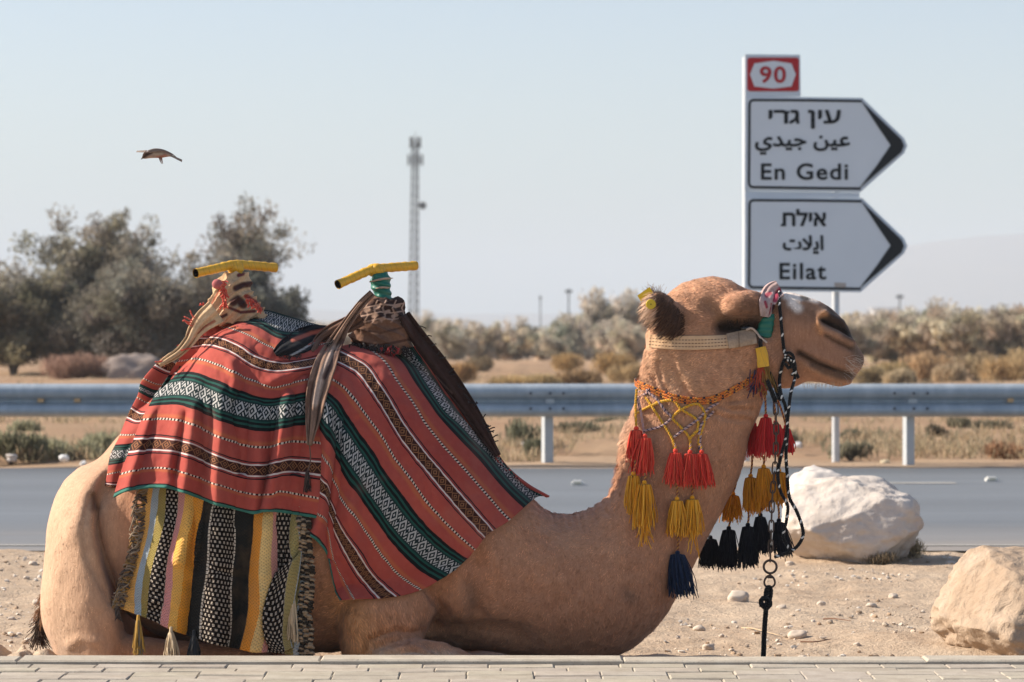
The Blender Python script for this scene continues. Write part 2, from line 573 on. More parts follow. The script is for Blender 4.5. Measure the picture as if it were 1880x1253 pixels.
# ---- road sign
SY = 26.25
M_white = simple_mat('sign sheeting', (0.74, 0.745, 0.755), (0.67, 0.68, 0.69), 3.0, 0.45)
M_frame = simple_mat('sign frame', (0.66, 0.70, 0.74), (0.58, 0.62, 0.66), 5.0, 0.5)
M_black = simple_mat('sign black', (0.015, 0.016, 0.018), rough=0.5)
M_red = simple_mat('sign red', (0.50, 0.025, 0.03), rough=0.5)
M_pole = simple_mat('sign pole', (0.62, 0.64, 0.65), (0.5, 0.52, 0.54), 6.0, 0.5, metal=0.1)
sign = empty('road_sign', (W(1450, 590, SY)[0], SY, 0), 'white multilingual road direction sign with two arrow panels and a red route plate above', 'road sign')
def prism(pts, y0, y1, name, m, parent):
    import bmesh
    bm = bmesh.new()
    f = [bm.verts.new(W(px, py, y0)) for px, py in pts]
    sc = [Vector(W(px, py, y0)) for px, py in pts]
    b = [bm.verts.new((v.x, y1, v.z)) for v in sc]
    bm.faces.new(f)
    bm.faces.new(b[::-1])
    n = len(pts)
    for i in range(n):
        bm.faces.new((f[(i + 1) % n], f[i], b[i], b[(i + 1) % n]))
    bmesh.ops.recalc_face_normals(bm, faces=bm.faces[:])
    me = bpy.data.meshes.new(name)
    bm.to_mesh(me)
    bm.free()
    return link(name, me, m, parent)
def stroke_poly(mb, pts, w, y):
    P = np.array(pts, float)
    T = np.gradient(P, axis=0)
    T /= np.linalg.norm(T, axis=1)[:, None]
    Nn = np.stack([-T[:, 1], T[:, 0]], 1) * w / 2
    A = Wn((P + Nn)[:, 0], (P + Nn)[:, 1], y)
    B = Wn((P - Nn)[:, 0], (P - Nn)[:, 1], y)
    k = np.arange(len(P) - 1)
    n = len(P)
    mb.add(np.vstack([A, B]), np.stack([k, k + 1, n + k + 1, n + k], 1))
def text_mesh(body, box, y, name, parent, m, bold=1.6, spur=None):
    """lettering fitted to a box of picture pixels, thickened by stacked shifted copies, at the sign's face"""
    cu = bpy.data.curves.new('lettering', 'FONT')
    cu.body = body
    cu.resolution_u = 4
    cu.space_character = 1.12 if body.isascii() else 1.0
    ob = bpy.data.objects.new('lettering', cu)
    COL.objects.link(ob)
    dg = bpy.context.evaluated_depsgraph_get()
    me = bpy.data.meshes.new_from_object(ob.evaluated_get(dg))
    COL.objects.unlink(ob)
    bpy.data.objects.remove(ob)
    V = np.array([v.co[:2] for v in me.vertices])
    Fs = [list(p.vertices) for p in me.polygons]
    bpy.data.meshes.remove(me)
    lo, hi = V.min(0), V.max(0)
    x0, y0, x1, y1 = box
    b = bold
    U = np.empty_like(V)
    U[:, 0] = x0 + b + (V[:, 0] - lo[0]) / (hi[0] - lo[0]) * (x1 - x0 - 2 * b)
    U[:, 1] = y1 - b - (V[:, 1] - lo[1]) / (hi[1] - lo[1]) * (y1 - y0 - 2 * b)
    VV, FF, n = [], [], len(U)
    for k in range(10):
        a = k / 10 * 2 * math.pi
        VV.append(Wn(U[:, 0] + b * math.cos(a), U[:, 1] + b * math.sin(a), y - 0.0004 * k))
        FF += [[i + n * k for i in f] for f in Fs]
    if spur:
        k0 = len(VV) * n
        a0, b0, a1, b1 = spur
        VV.append(Wn([a0, a1, a1, a0], [b0, b0, b1, b1], y - 0.0045))
        FF.append([k0, k0 + 1, k0 + 2, k0 + 3])
    mesh = bpy.data.meshes.new(name)
    mesh.from_pydata(np.concatenate(VV).tolist(), [], FF)
    return link(name, mesh, m, parent)
def arrow_panel(oy, ylo, texts):
    top, bot = oy, ylo
    mid = (top + bot) / 2 + 3
    pan = prism([(1368, top - 3), (1583, top), (1660, mid - 14), (1666, mid), (1660, mid + 14), (1580, bot + 3), (1367, bot)], SY, SY + 0.035, 'sign_panel', M_frame, sign)
    prism([(1374, top + 1), (1580, top + 4), (1655, mid - 12), (1660, mid), (1655, mid + 12), (1577, bot - 2), (1373, bot - 4)], SY - 0.006, SY, 'panel_face', M_white, pan)
    prism([(1580, top + 4), (1655, mid - 12), (1660, mid), (1655, mid + 12), (1576, bot - 2), (1610, mid + 36), (1635, mid - 1), (1610, mid - 38)], SY - 0.012, SY - 0.008, 'arrow_head', M_black, pan)
    mb = MB()
    a = [(1582, top + 6), (1386, top + 4)]
    corner = [(1384 - 8 * math.sin(q), top + 12 - 8 * math.cos(q)) for q in np.linspace(0, math.pi / 2, 6)]
    corner2 = [(1383 - 8 * math.cos(q), bot - 14 + 8 * math.sin(q)) for q in np.linspace(0, math.pi / 2, 6)]
    stroke_poly(mb, [(1582, top + 6), (1480, top + 4.6)] + corner + [(1375.6, mid)] + corner2 + [(1480, bot - 4.6), (1580, bot - 3.4)], 4.6, SY - 0.009)
    mb.build('border', M_black, pan, smooth=False)
    for body, box, nm, bo, *sp in texts:
        text_mesh(body, box, SY - 0.009, nm, pan, M_black, bo, *sp)
    return pan
arrow_panel(180, 350, [('\u05E2\u05D9\u05DF \u05D2\u05E8\u05D9'[::-1], (1411, 202, 1544, 237), 'hebrew_lettering', 1.3, (1440, 204.2, 1449.5, 208.6)),
                       ('\uFEF1\uFEAA\uFEF4\uFE9F \uFEE6\uFEF4\uFECB', (1386, 249, 1561, 285), 'arabic_lettering', 1.2),
                       ('En Gedi', (1397, 300, 1557, 331), 'latin_lettering', 0.9)])
pl = arrow_panel(364, 534, [('\u05D0\u05D9\u05DC\u05D7'[::-1], (1437, 384, 1517, 416), 'hebrew_lettering', 1.3, (1433.5, 411.6, 1440, 415.8)),
                            ('\uFE95\uFEFC\uFEF3\uFE8D', (1437, 432, 1512, 467), 'arabic_lettering', 1.2),
                            ('Eilat', (1431, 483, 1517, 514), 'latin_lettering', 0.9)])
prism([(1532, 519), (1553, 520), (1553, 528), (1532, 527)], SY - 0.010, SY - 0.008, 'sticker', simple_mat('old sticker', (0.5, 0.42, 0.36), rough=0.6), pl)
rp = prism([(1368, 100), (1469, 101), (1470, 177), (1368, 177)], SY, SY + 0.035, 'route_plate', M_frame, sign)
def rrect(x0, y0, x1, y1, r):
    out = []
    for cx, cy, a0 in ((x1 - r, y0 + r, -90), (x1 - r, y1 - r, 0), (x0 + r, y1 - r, 90), (x0 + r, y0 + r, 180)):
        out += [(cx + r * math.cos(R(a0 + q)), cy + r * math.sin(R(a0 + q))) for q in (0, 30, 60, 90)]
    return out
prism(rrect(1372, 106, 1467, 168, 5), SY - 0.005, SY, 'red_field', M_red, rp)
prism([(1385, 117), (1420, 112), (1453, 117), (1461, 137), (1453, 159), (1420, 163), (1385, 159), (1377, 137)], SY - 0.010, SY - 0.007, 'white_field', M_white, rp)
text_mesh('90', (1395, 122, 1443, 153), SY - 0.013, 'route_number', rp, M_red, 0.9)
prism([(1368, 351), (1578, 354), (1578, 363), (1367, 361)], SY + 0.008, SY + 0.03, 'joint_plate', M_frame, sign)
for px, top in ((1371, 104), (1536, 200)):
    mb = MB()
    x = W(px, 590, SY)[0]
    mb.tube([[x, SY + 0.075, -0.1], [x, SY + 0.075, W(px, top, SY)[2]]], 0.032, 14)
    mb.build('pole', M_pole, sign)
for py in (192, 335, 378, 515):
    a, b = W(1376, py, SY), W(1560, py, SY)
    mb = MB()
    mb.box(((a[0] + b[0]) / 2, SY + 0.040, a[2]), (b[0] - a[0], 0.008, 0.035))
    mb.build('bracket', M_pole, sign, smooth=False)

# ---- lattice telephone mast
TY = 420.0
M_mast = simple_mat('mast steel', (0.035, 0.04, 0.045), (0.03, 0.035, 0.04), 2.0, 0.6)
tx = W(759, 590, TY)[0]
mast = empty('radio_mast', (tx, TY, -4), 'tall thin grey lattice radio mast with antenna clusters at its top', 'radio mast')
zb_, zt_ = -4.5, W(0, 262, TY)[2]
mb = MB()
def mw(z):
    return np.interp(z, [zb_, (zb_ + zt_) / 2, zt_], [0.68, 0.52, 0.40])
NB = 26
zz = np.linspace(zb_, zt_, NB)
for sx, sy in ((-1, -1), (1, -1), (1, 1), (-1, 1)):
    mb.tube([[tx + sx * mw(z) + (z - zb_) * 0.008, TY + sy * mw(z), z] for z in zz], 0.085, 5)
for i in range(NB - 1):
    a, b = zz[i], zz[i + 1]
    for q in range(4):
        c4 = [(-1, -1), (1, -1), (1, 1), (-1, 1)]
        p, r_ = c4[q], c4[(q + 1) % 4]
        oa, ob_ = (a - zb_) * 0.008, (b - zb_) * 0.008
        mb.tube([[tx + p[0] * mw(a) + oa, TY + p[1] * mw(a), a], [tx + r_[0] * mw(b) + ob_, TY + r_[1] * mw(b), b]], 0.042, 4, False)
        mb.tube([[tx + r_[0] * mw(a) + oa, TY + r_[1] * mw(a), a], [tx + p[0] * mw(b) + ob_, TY + p[1] * mw(b), b]], 0.042, 4, False)
        mb.tube([[tx + p[0] * mw(a) + oa, TY + p[1] * mw(a), a], [tx + r_[0] * mw(a) + oa, TY + r_[1] * mw(a), a]], 0.042, 4, False)
mb.tube([[tx + 0.2, TY, zb_], [tx + 0.3, TY, zt_]], 0.08, 6)
mb.build('lattice', M_mast, mast)
mtx = tx + 0.26
for za, k in ((262, 7), (294, 8)):
    zc_ = W(0, za, TY)[2]
    for q in range(k):
        a = 2 * math.pi * q / k + 0.3
        rr = 1.0 if za > 280 else 0.7
        mb = MB()
        mb.box((mtx + rr * math.cos(a), TY + rr * math.sin(a), zc_), (0.15, 0.15, 1.5), a)
        mb.tube([[mtx, TY, zc_], [mtx + rr * math.cos(a), TY + rr * math.sin(a), zc_]], 0.06, 4)
        mb.build('antenna', M_mast, mast, smooth=False)
mb = MB(); zc_ = W(0, 378, TY)[2]
mb.tube([[mtx + 0.4, TY, zc_], [mtx + 1.0, TY, zc_]], 0.08, 6)
mb.tube([[mtx + 1.0, TY - 0.25, zc_], [mtx + 1.0, TY - 0.2, zc_], [mtx + 1.0, TY + 0.3, zc_]], [0.5, 0.52, 0.15], 14)
mb.build('dish', M_mast, mast)
mb = MB(); mb.tube([[mtx, TY, zt_], [mtx, TY, W(0, 243, TY)[2]]], 0.05, 5); mb.build('lightning_rod', M_mast, mast)

# ---- foliage
def leaf_cloud(mb, C, Rr, n, L, wd, tint, up=0.4, tvar=0.35, flat_=1.0):
    """n leaf-sized quads inside an ellipsoid around C"""
    d = rng.normal(size=(n, 3))
    d /= np.linalg.norm(d, axis=1)[:, None]
    r = rng.random(n) ** 0.45
    P = np.asarray(C) + d * r[:, None] * np.asarray(Rr)
    ax = rng.normal(size=(n, 3)) + np.array([0, 0, up * 3]) + d * 0.8
    ax /= np.linalg.norm(ax, axis=1)[:, None]
    sd = np.cross(ax, rng.normal(size=(n, 3)))
    sd /= np.linalg.norm(sd, axis=1)[:, None]
    l = L * (0.5 + rng.random(n))[:, None]
    w = wd * (0.6 + 0.8 * rng.random(n))[:, None]
    V = np.stack([P - ax * l / 2 - sd * w * 0.3, P - ax * l / 2 + sd * w * 0.3, P + ax * l * 0.1 + sd * w / 2, P + ax * l / 2, P + ax * l * 0.1 - sd * w / 2], 1)
    k = np.arange(n)[:, None] * 5
    tt = np.asarray(tint) * (1 + tvar * (rng.random((n, 1)) * 2 - 1))
    T = np.repeat(tt, 5, 0)
    V = V.reshape(-1, 3)
    F4 = (k + np.array([[0, 1, 2, 4]]))
    mb.add(V, F4, T)
    base = mb.n - len(V)
    mb.F3.append((k + np.array([[4, 2, 3]])) + base)
t = NT('leaf')
M_leaf = t.out(t.attr('tint'), 0.75, spec=0.2)
tr = t.N('ShaderNodeBsdfTranslucent')
ms = t.N('ShaderNodeMixShader'); ms.inputs[0].default_value = 0.4
t.put(tr.inputs[0], t.attr('tint'))
t.t.links.new(t.b.outputs[0], ms.inputs[1]); t.t.links.new(tr.outputs[0], ms.inputs[2])
t.t.links.new(ms.outputs[0], t.t.nodes['Material Output'].inputs[0])
M_bark = simple_mat('bark', (0.13, 0.10, 0.08), (0.07, 0.055, 0.045), 12, 0.9)

def tree(label, base, height, spread, nbr, nleaf, tint, group, L=0.11, wd=0.036, low=0.15, seed=0, cl=(0.19, 0.19, 0.17), tvar=0.4, trunk_r=0.07, nm='tamarisk_tree', leanx=0.0):
    global rng
    keep = rng
    rng = np.random.default_rng(seed)
    root = empty(nm, base, label, 'tree', group)
    tb, cb = MB(), MB()
    nst = 4
    for s in range(nst):
        a = rng.random() * 6.28
        e = np.array([math.cos(a) * spread * 0.75 + leanx, math.sin(a) * spread * 0.6, height * (0.45 + 0.30 * rng.random())])
        m = e * [0.3, 0.3, 0.55] + rng.normal(size=3) * spread * 0.06
        stem = crom([[0, 0, -0.05], m, e], 10)
        tb.tube(stem, np.linspace(trunk_r, trunk_r * 0.3, 10), 7)
        for b in range(nbr):
            k = rng.integers(2, 10)
            p = stem[k]
            d = rng.normal(size=3)
            d[2] = abs(d[2]) * 0.6 + 0.15
            d /= np.linalg.norm(d)
            ln = spread * (0.25 + 0.45 * rng.random())
            q = p + d * [ln, ln, height * 0.30 * (0.4 + rng.random())]
            q[2] = np.clip(q[2], height * low, height)
            br = crom([p, (p + q) / 2 + rng.normal(size=3) * 0.08, q], 6)
            tb.tube(br, np.linspace(trunk_r * 0.35, 0.008, 6), 5, False)
            tt = np.array(tint) * (0.65 + 0.8 * rng.random()) * np.array([1 + 0.05 * rng.normal(), 1, 1 + 0.05 * rng.normal()])
            for f in (0.55, 0.8, 1.0):
                c_ = br[int(f * 5)] + rng.normal(size=3) * 0.06
                sc_ = spread * (0.7 + 0.7 * rng.random())
                leaf_cloud(cb, c_, np.array(cl) * sc_ * (0.6 + 0.7 * rng.random()), int(nleaf), L, wd, tt, 0.25, tvar)
    tb.build('trunk', M_bark, root).matrix_parent_inverse.identity()
    cb.build('crown', M_leaf, root, smooth=False, colors=True).matrix_parent_inverse.identity()
    rng = keep
    return root
TAM = (0.115, 0.108, 0.085)
TD = 70.0
def tb_(px, y): return (W(px, 590, y)[0], y, 0.0)
G_T = 'tamarisk trees beyond the guardrail on the left'
tree('tall olive-grey tamarisk tree at the left picture edge beyond the guardrail', tb_(95, TD), 3.75, 1.6, 20, 84, (0.29, 0.26, 0.20), G_T, seed=11)
tree('thin feathery tamarisk tree with wide sky gaps, second from the left', tb_(235, TD + 2), 3.75, 1.5, 18, 56, (0.26, 0.24, 0.195), G_T, seed=12)
tree('tallest tamarisk tree, right behind the rear saddle horn', tb_(385, TD + 3), 4.15, 1.75, 22, 70, (0.26, 0.225, 0.175), G_T, seed=13)
tree('dark bushy tamarisk filling the gap between the taller tamarisks', tb_(300, TD - 2), 3.05, 1.75, 24, 92, (0.20, 0.185, 0.15), G_T, seed=14, low=0.04)
tree('low dark tamarisk sloping down behind the red blanket ridge', tb_(480, TD), 2.4, 1.4, 20, 96, (0.13, 0.13, 0.11), G_T, seed=15, low=0.04)
tree('low olive tamarisk at the foot of the left-edge tree', tb_(25, TD - 1), 2.7, 1.4, 19, 120, (0.22, 0.195, 0.135), G_T, seed=16, low=0.03)
tree('dark low tamarisk above the reddish brushwood', tb_(165, TD - 1), 2.3, 1.6, 20, 120, (0.165, 0.15, 0.12), G_T, seed=17, low=0.04)

def shrub(label, cat, nm, base, rx, h, n, L, wd, tint, group, seed, lobes=7, up=0.7, tvar=0.4):
    global rng
    keep = rng
    rng = np.random.default_rng(seed)
    root = empty(nm, base, label, cat, group)
    cb, sb = MB(), MB()
    for k in range(lobes):
        a = rng.random() * 6.28
        rr = rng.random() ** 0.6
        c_ = np.array([math.cos(a) * rr * rx * 0.75, math.sin(a) * rr * rx * 0.5, h * (0.32 + 0.3 * rng.random() * (1 - 0.5 * rr))])
        tt = np.array(tint) * (0.75 + 0.5 * rng.random())
        leaf_cloud(cb, c_, (rx * 0.42, rx * 0.36, h * 0.38), n // lobes, L, wd, tt, up, tvar)
        sb.tube(crom([[0, 0, -0.03], c_ * [0.5, 0.5, 0.6], c_], 5), np.linspace(0.02, 0.006, 5) * (0.5 + h), 4, False)
    sb.build('stem', M_bark, root).matrix_parent_inverse.identity()
    cb.build('foliage', M_leaf, root, smooth=False, colors=True).matrix_parent_inverse.identity()
    rng = keep
    return root
shrub('reddish-brown dry brushwood heap below the left tamarisks', 'shrub', 'brushwood', tb_(143, 62), 0.80, 0.66, 5200, 0.16, 0.012, (0.36, 0.23, 0.17), None, 31, 12, 0.35)
shrub('dull green weeds with litter at the far road edge, left picture edge', 'weeds', 'roadside_weed', tb_(20, 26.9), 0.30, 0.30, 1500, 0.09, 0.014, (0.26, 0.25, 0.16), 'weeds along the far road edge', 32)
for k, (px, py, y, rx, h, lab) in enumerate([
        (75, 0, 27.3, 0.26, 0.20, 'low green weeds between the two pieces of litter by the road'),
        (135, 0, 27.0, 0.26, 0.19, 'green weeds behind the white litter left of the camel rump'),
        (190, 0, 27.4, 0.28, 0.25, 'green weeds directly behind the camel rump'),
        (60, 0, 33.0, 0.25, 0.16, 'small green tuft in the dirt strip under the left guardrail')]):
    shrub(lab, 'weeds', 'roadside_weed', tb_(px, y), rx, h, 1000, 0.08, 0.013, (0.33, 0.315, 0.205), 'weeds along the far road edge', 40 + k)
for k, (px, y, rx, h, lab, tn) in enumerate([
        (950, 29.5, 0.28, 0.30, 'grey-green weeds left of the first guardrail post', (0.19, 0.19, 0.125)),
        (985, 27.5, 0.16, 0.18, 'small grey-green weed at the foot of the first guardrail post', (0.2, 0.2, 0.13)),
        (1065, 33.0, 0.30, 0.16, 'flat green weed in the dirt right of the first guardrail post', (0.14, 0.135, 0.09)),
        (1120, 35.0, 0.2, 0.14, 'thin green weed beside the camel nape beyond the rail', (0.2, 0.19, 0.13)),
        (1570, 31.0, 0.16, 0.13, 'green weed just right of the sign pole', (0.15, 0.15, 0.1)),
        (1562, 27.5, 0.22, 0.16, 'pale green weeds low beside the sign pole', (0.24, 0.22, 0.15)),
        (1712, 32.0, 0.16, 0.13, 'dark tuft right of the last guardrail post', (0.16, 0.13, 0.09)),
        (1760, 34.0, 0.22, 0.17, 'grey-green weed, left of two tufts right of the last post', (0.2, 0.18, 0.12)),
        (1825, 33.5, 0.26, 0.16, 'grey-green weed, right of two tufts right of the last post', (0.16, 0.145, 0.1)),
        (1850, 27.2, 0.25, 0.16, 'russet dry weed low at the right picture edge', (0.36, 0.22, 0.13)),
        (1440, 30.0, 0.2, 0.18, 'pale weed behind the red tassels under the rail', (0.24, 0.21, 0.14))]):
    shrub(lab, 'weeds', 'field_weed', tb_(px, y), rx, h, 700, 0.08, 0.012, tn, 'weeds in the dirt field', 60 + k)

# dry golden shrubs and the scrub wood behind
G_D = 'dry golden shrubs in the field'
dry = [(850, 60, 0.42, 0.46, (0.42, 0.27, 0.13)), (935, 52, 0.5, 0.33, (0.45, 0.33, 0.17)), (990, 54, 0.42, 0.30, (0.46, 0.35, 0.19)), (1065, 56, 0.46, 0.38, (0.36, 0.25, 0.14)),
       (1120, 66, 0.6, 0.62, (0.42, 0.29, 0.14)), (1165, 60, 0.5, 0.42, (0.45, 0.33, 0.18)), (1045, 74, 0.6, 0.5, (0.45, 0.31, 0.15)),
       (1590, 58, 0.45, 0.45, (0.42, 0.33, 0.19)), (1632, 60, 0.42, 0.5, (0.40, 0.30, 0.15)), (1700, 62, 0.62, 0.68, (0.47, 0.33, 0.19)), (1745, 58, 0.42, 0.45, (0.44, 0.34, 0.22)),
       (1790, 62, 0.62, 0.66, (0.43, 0.33, 0.20)), (1850, 60, 0.6, 0.64, (0.45, 0.32, 0.17)), (1885, 64, 0.6, 0.8, (0.45, 0.34, 0.19)), (1655, 57, 0.35, 0.36, (0.46, 0.37, 0.24)), (890, 72, 0.5, 0.42, (0.44, 0.33, 0.2))]
LD = ['rounded russet shrub just right of the blanket', 'low golden shrub above the rail, left of the first post', 'low straw shrub above the first guardrail post', 'brownish shrub above the rail, midway to the camel nape', 'large golden shrub behind the camel nape', 'straw shrub hard against the camel nape', 'distant golden shrub above the first post',
      'straw shrub just below the camel lower lip', 'golden shrub right of the camel chin', 'tall peaked straw shrub above the last guardrail post', 'pinkish straw shrub right of the peaked one', 'broad straw shrub third from the right edge', 'russet-tinged straw shrub second from the right edge', 'tall straw shrub cut by the right picture edge', 'pale low shrub beside a white speck over the rail', 'distant low straw shrub right of the front horn scarf']
for k, (px, y, rx, h, tn) in enumerate(dry):
    shrub(LD[k], 'shrub', 'dry_shrub', tb_(px, y), rx, h, 1900, 0.13, 0.016, tn, G_D, 90 + k, 9, 0.8)

G_S = 'hazy scrub trees behind the field'
protos = []
for k, (h, sp, tn) in enumerate([(3.0, 1.9, (0.46, 0.40, 0.30)), (2.7, 1.8, (0.50, 0.43, 0.32)), (3.2, 2.0, (0.42, 0.385, 0.30)), (2.5, 1.7, (0.54, 0.46, 0.34))]):  # leaf tints raised to put distance haze into the colour
    protos.append(tree('pale grey-brown scrub tree in the hazy scrub wood across the field', (0, 0, 0), h, sp, 13, 42, tn, G_S, L=0.24, wd=0.075, low=0.06, seed=200 + k, nm='scrub_tree', trunk_r=0.09, tvar=0.3))
spots = []
r2 = np.random.default_rng(5)
for px in np.arange(560, 1215, 29):
    spots.append((px + r2.normal() * 9, 118 + r2.random() * 22, 0.48 + 0.14 * r2.random()))
for px in np.arange(560, 1215, 40):
    spots.append((px + r2.normal() * 9, 150 + r2.random() * 22, 0.68 + 0.14 * r2.random()))
for px in (1060, 1090, 1125, 1160, 1190):
    spots.append((px, 160, 1.02 + 0.1 * r2.random()))
for px in np.arange(1545, 1935, 30):
    spots.append((px + r2.normal() * 8, 98 + r2.random() * 16, 0.50 + 0.12 * r2.random()))
for px in (1640, 1665, 1690, 1715, 1755, 1800, 1835, 1885):
    spots.append((px, 96 + r2.random() * 8, 0.66 + 0.10 * r2.random()))
used = [False] * 4
for k, (px, y, s) in enumerate(spots):
    q = int(r2.integers(0, 4))
    o = protos[q] if not used[q] else copy_tree(protos[q])
    used[q] = True
    o.location = (W(px, 590, y)[0], y, -max(0, (y - 90) * 0.012) - 0.05)
    o.rotation_euler = (0, 0, r2.random() * 6.28)
    o.scale = (s, s, s * (0.9 + 0.2 * r2.random()))
for p, u in zip(protos, used):
    if not u:
        p.location = (W(1000, 590, 150)[0], 150, -0.8)

# far buildings and poles
M_bld = simple_mat('far plaster', (0.5, 0.46, 0.42), (0.42, 0.4, 0.38), 0.4, 0.9)
bl = empty('building', (W(1622, 590, 700)[0], 700, -5), 'tiny pale flat-roofed building on the hazy skyline right of the sign', 'building')
bx = W(1622, 590, 700)[0]
mb = MB(); mb.box((bx, 700, (W(0, 568, 700)[2] - 5) / 2 - 0.2), (5.0, 6, W(0, 568, 700)[2] + 5)); mb.build('wall', M_bld, bl, smooth=False)
mb = MB(); mb.box((bx, 700, W(0, 567, 700)[2] + 0.05), (6.0, 7, 0.25)); mb.build('roof', M_bld, bl, smooth=False)
for dx in (-1.6, -0.2, 1.3):
    mb = MB()
    mb.box((bx + dx, 696.95, W(0, 575, 700)[2]), (0.7, 0.08, 0.9))
    mb.build('window', M_mast, bl, smooth=False)
for px, top, w_, lab in ((1652, 541, 0.10, 'thin pole on the skyline right of the tiny pale building'), (1044, 531, 0.11, 'thin pole with a box on top on the skyline above the scrub wood'), (992, 543, 0.08, 'short thin pole on the skyline left of the boxed pole')):
    pr = empty('utility_pole', (W(px, 590, 400)[0], 400, -4), lab, 'pole', 'poles on the skyline')
    mb = MB(); xx = W(px, 590, 400)[0]; zz_ = W(0, top, 400)[2]
    mb.tube([[xx, 400, -5], [xx, 400, zz_]], w_, 6)
    mb.build('shaft', M_mast, pr)
    mb = MB(); mb.box((xx, 400, zz_ - 0.3), (0.9 if px != 992 else 0.3, 0.3, 0.35)); mb.build('crossarm', M_mast, pr, smooth=False)

# grey mound behind the rail and pale litter
def rock_mesh(name, C, Rr, seed, sub=5, amp=0.18, fr=2.2, ridge=0.12, power=2.6, flatb=0.0, fine=0.03, fn=None, cuts=0, cd=(0.72, 0.95)):
    V, Fc = ico(sub)
    r = (np.abs(V) ** power).sum(1) ** (-1 / power)
    D = V * r[:, None]
    P = D * fr + seed * 3.7
    a = fbm(P, 4, seed) * amp
    rd = 1 - np.abs(fbm(P * 1.3 + 9, 3, seed + 5)) * 1.8
    cell = 1 - np.abs(fbm(P * [1.2, 1.2, 2.4] + 4, 3, seed + 15)) * 1.6
    h = a + ridge * (rd - 0.5) * 0.6 - ridge * 0.5 * np.clip(cell - 0.45, 0, 1) + fine * fbm(P * 6, 3, seed + 9)
    D = D * (1 + h)[:, None]
    rr_ = np.random.default_rng(seed * 7 + 1)
    for q in range(cuts):
        nn_ = rr_.normal(size=3) * [1, 1, 0.8]
        nn_ /= np.linalg.norm(nn_)
        of = cd[0] + (cd[1] - cd[0]) * rr_.random()
        ex = D @ nn_ - of * (1 + 0.05 * fbm(D * 2.5 + q, 2, q))
        D = D - nn_ * (np.maximum(ex, 0) * 0.88)[:, None]
    D = D * (1 + fine * fbm(D * 5, 4, seed + 29) + 0.4 * fine * fbm(D * 14, 3, seed + 31))[:, None]
    if fn is not None:
        D = fn(D)
    return np_mesh(name, D * np.asarray(Rr) + np.asarray(C), Fc)
t = NT('pale limestone')
c = t.mix(t.noise(5.0, 5, 0.65).step(0.35, 0.7), (0.50, 0.43, 0.37), (0.62, 0.56, 0.50))
c = t.mix(t.noise(2.2, 4, 0.6).step(0.52, 0.7) * 0.6, c, (0.46, 0.32, 0.24))
c = t.mix(t.noise(30.0, 4, 0.7).step(0.6, 0.75) * 0.35, c, (0.34, 0.27, 0.22))
t.bump(t.noise(40.0, 4, 0.6), 0.6, 0.01)
M_lime = t.out(c, 0.92, spec=0.15)
t = NT('tan limestone')
c = t.mix(t.noise(6.0, 5, 0.65).step(0.3, 0.7), (0.36, 0.26, 0.18), (0.46, 0.35, 0.255))
vv = t.voro(6.0, 'DISTANCE_TO_EDGE', vec=t.noise(2.0, 3, 0.6, out=1).s)
c = t.mix(t.noise(26.0, 4, 0.7).step(0.58, 0.72) * 0.5, c, (0.26, 0.17, 0.11))
c = t.mix(t.noise(3.0, 3, 0.6).step(0.55, 0.7) * 0.5, c, (0.48, 0.385, 0.30))
t.bump(t.noise(22.0, 5, 0.65, dist=0.6), 0.8, 0.018)
t.bump(t.noise(90.0, 4, 0.65), 0.5, 0.006)
M_tan = t.out(c, 0.92, spec=0.15)
tag(link('mound', rock_mesh('mound', (W(255, 590, 62)[0], 62, 0.0), (0.75, 0.5, 0.52), 3, 4), simple_mat('mound grey', (0.29, 0.235, 0.205), (0.22, 0.175, 0.15), 5, 0.95)), 'grey earth mound between the reddish brushwood and the red blanket', 'mound')

b1 = rock_mesh('boulder', (W(1553, 590, 15.75)[0], 15.75, 0.185), (0.35, 0.33, 0.222), 6, 6, 0.10, 0.95, 0.06, 3.2, fine=0.022, cuts=12, cd=(0.82, 1.02))
tag(link('boulder', b1, M_lime), 'big rounded whitish boulder by the near road edge, behind the hanging rope', 'boulder', 'boulders beside the road')
b1b = rock_mesh('boulder', (W(1505, 590, 16.05)[0], 16.08, 0.20), (0.20, 0.2, 0.235), 16, 5, 0.10, 1.2, 0.06, 2.8, fine=0.012)
tag(link('boulder', b1b, simple_mat('chalk', (0.60, 0.55, 0.51), (0.52, 0.47, 0.42), 6, 0.95, bump=0.5, bscale=40)), 'chalk-white stone peeping over the top of the big whitish boulder', 'boulder', 'boulders beside the road')
b2 = rock_mesh('boulder', (W(1888, 590, 11.45)[0], 11.55, 0.125), (0.365, 0.36, 0.245), 9, 6, 0.10, 1.2, 0.07, 2.3, fine=0.03, cuts=26, cd=(0.70, 0.98))
tag(link('boulder', b2, M_tan), 'craggy tan boulder cut off by the right picture edge beside the kerb', 'boulder', 'boulders beside the road')

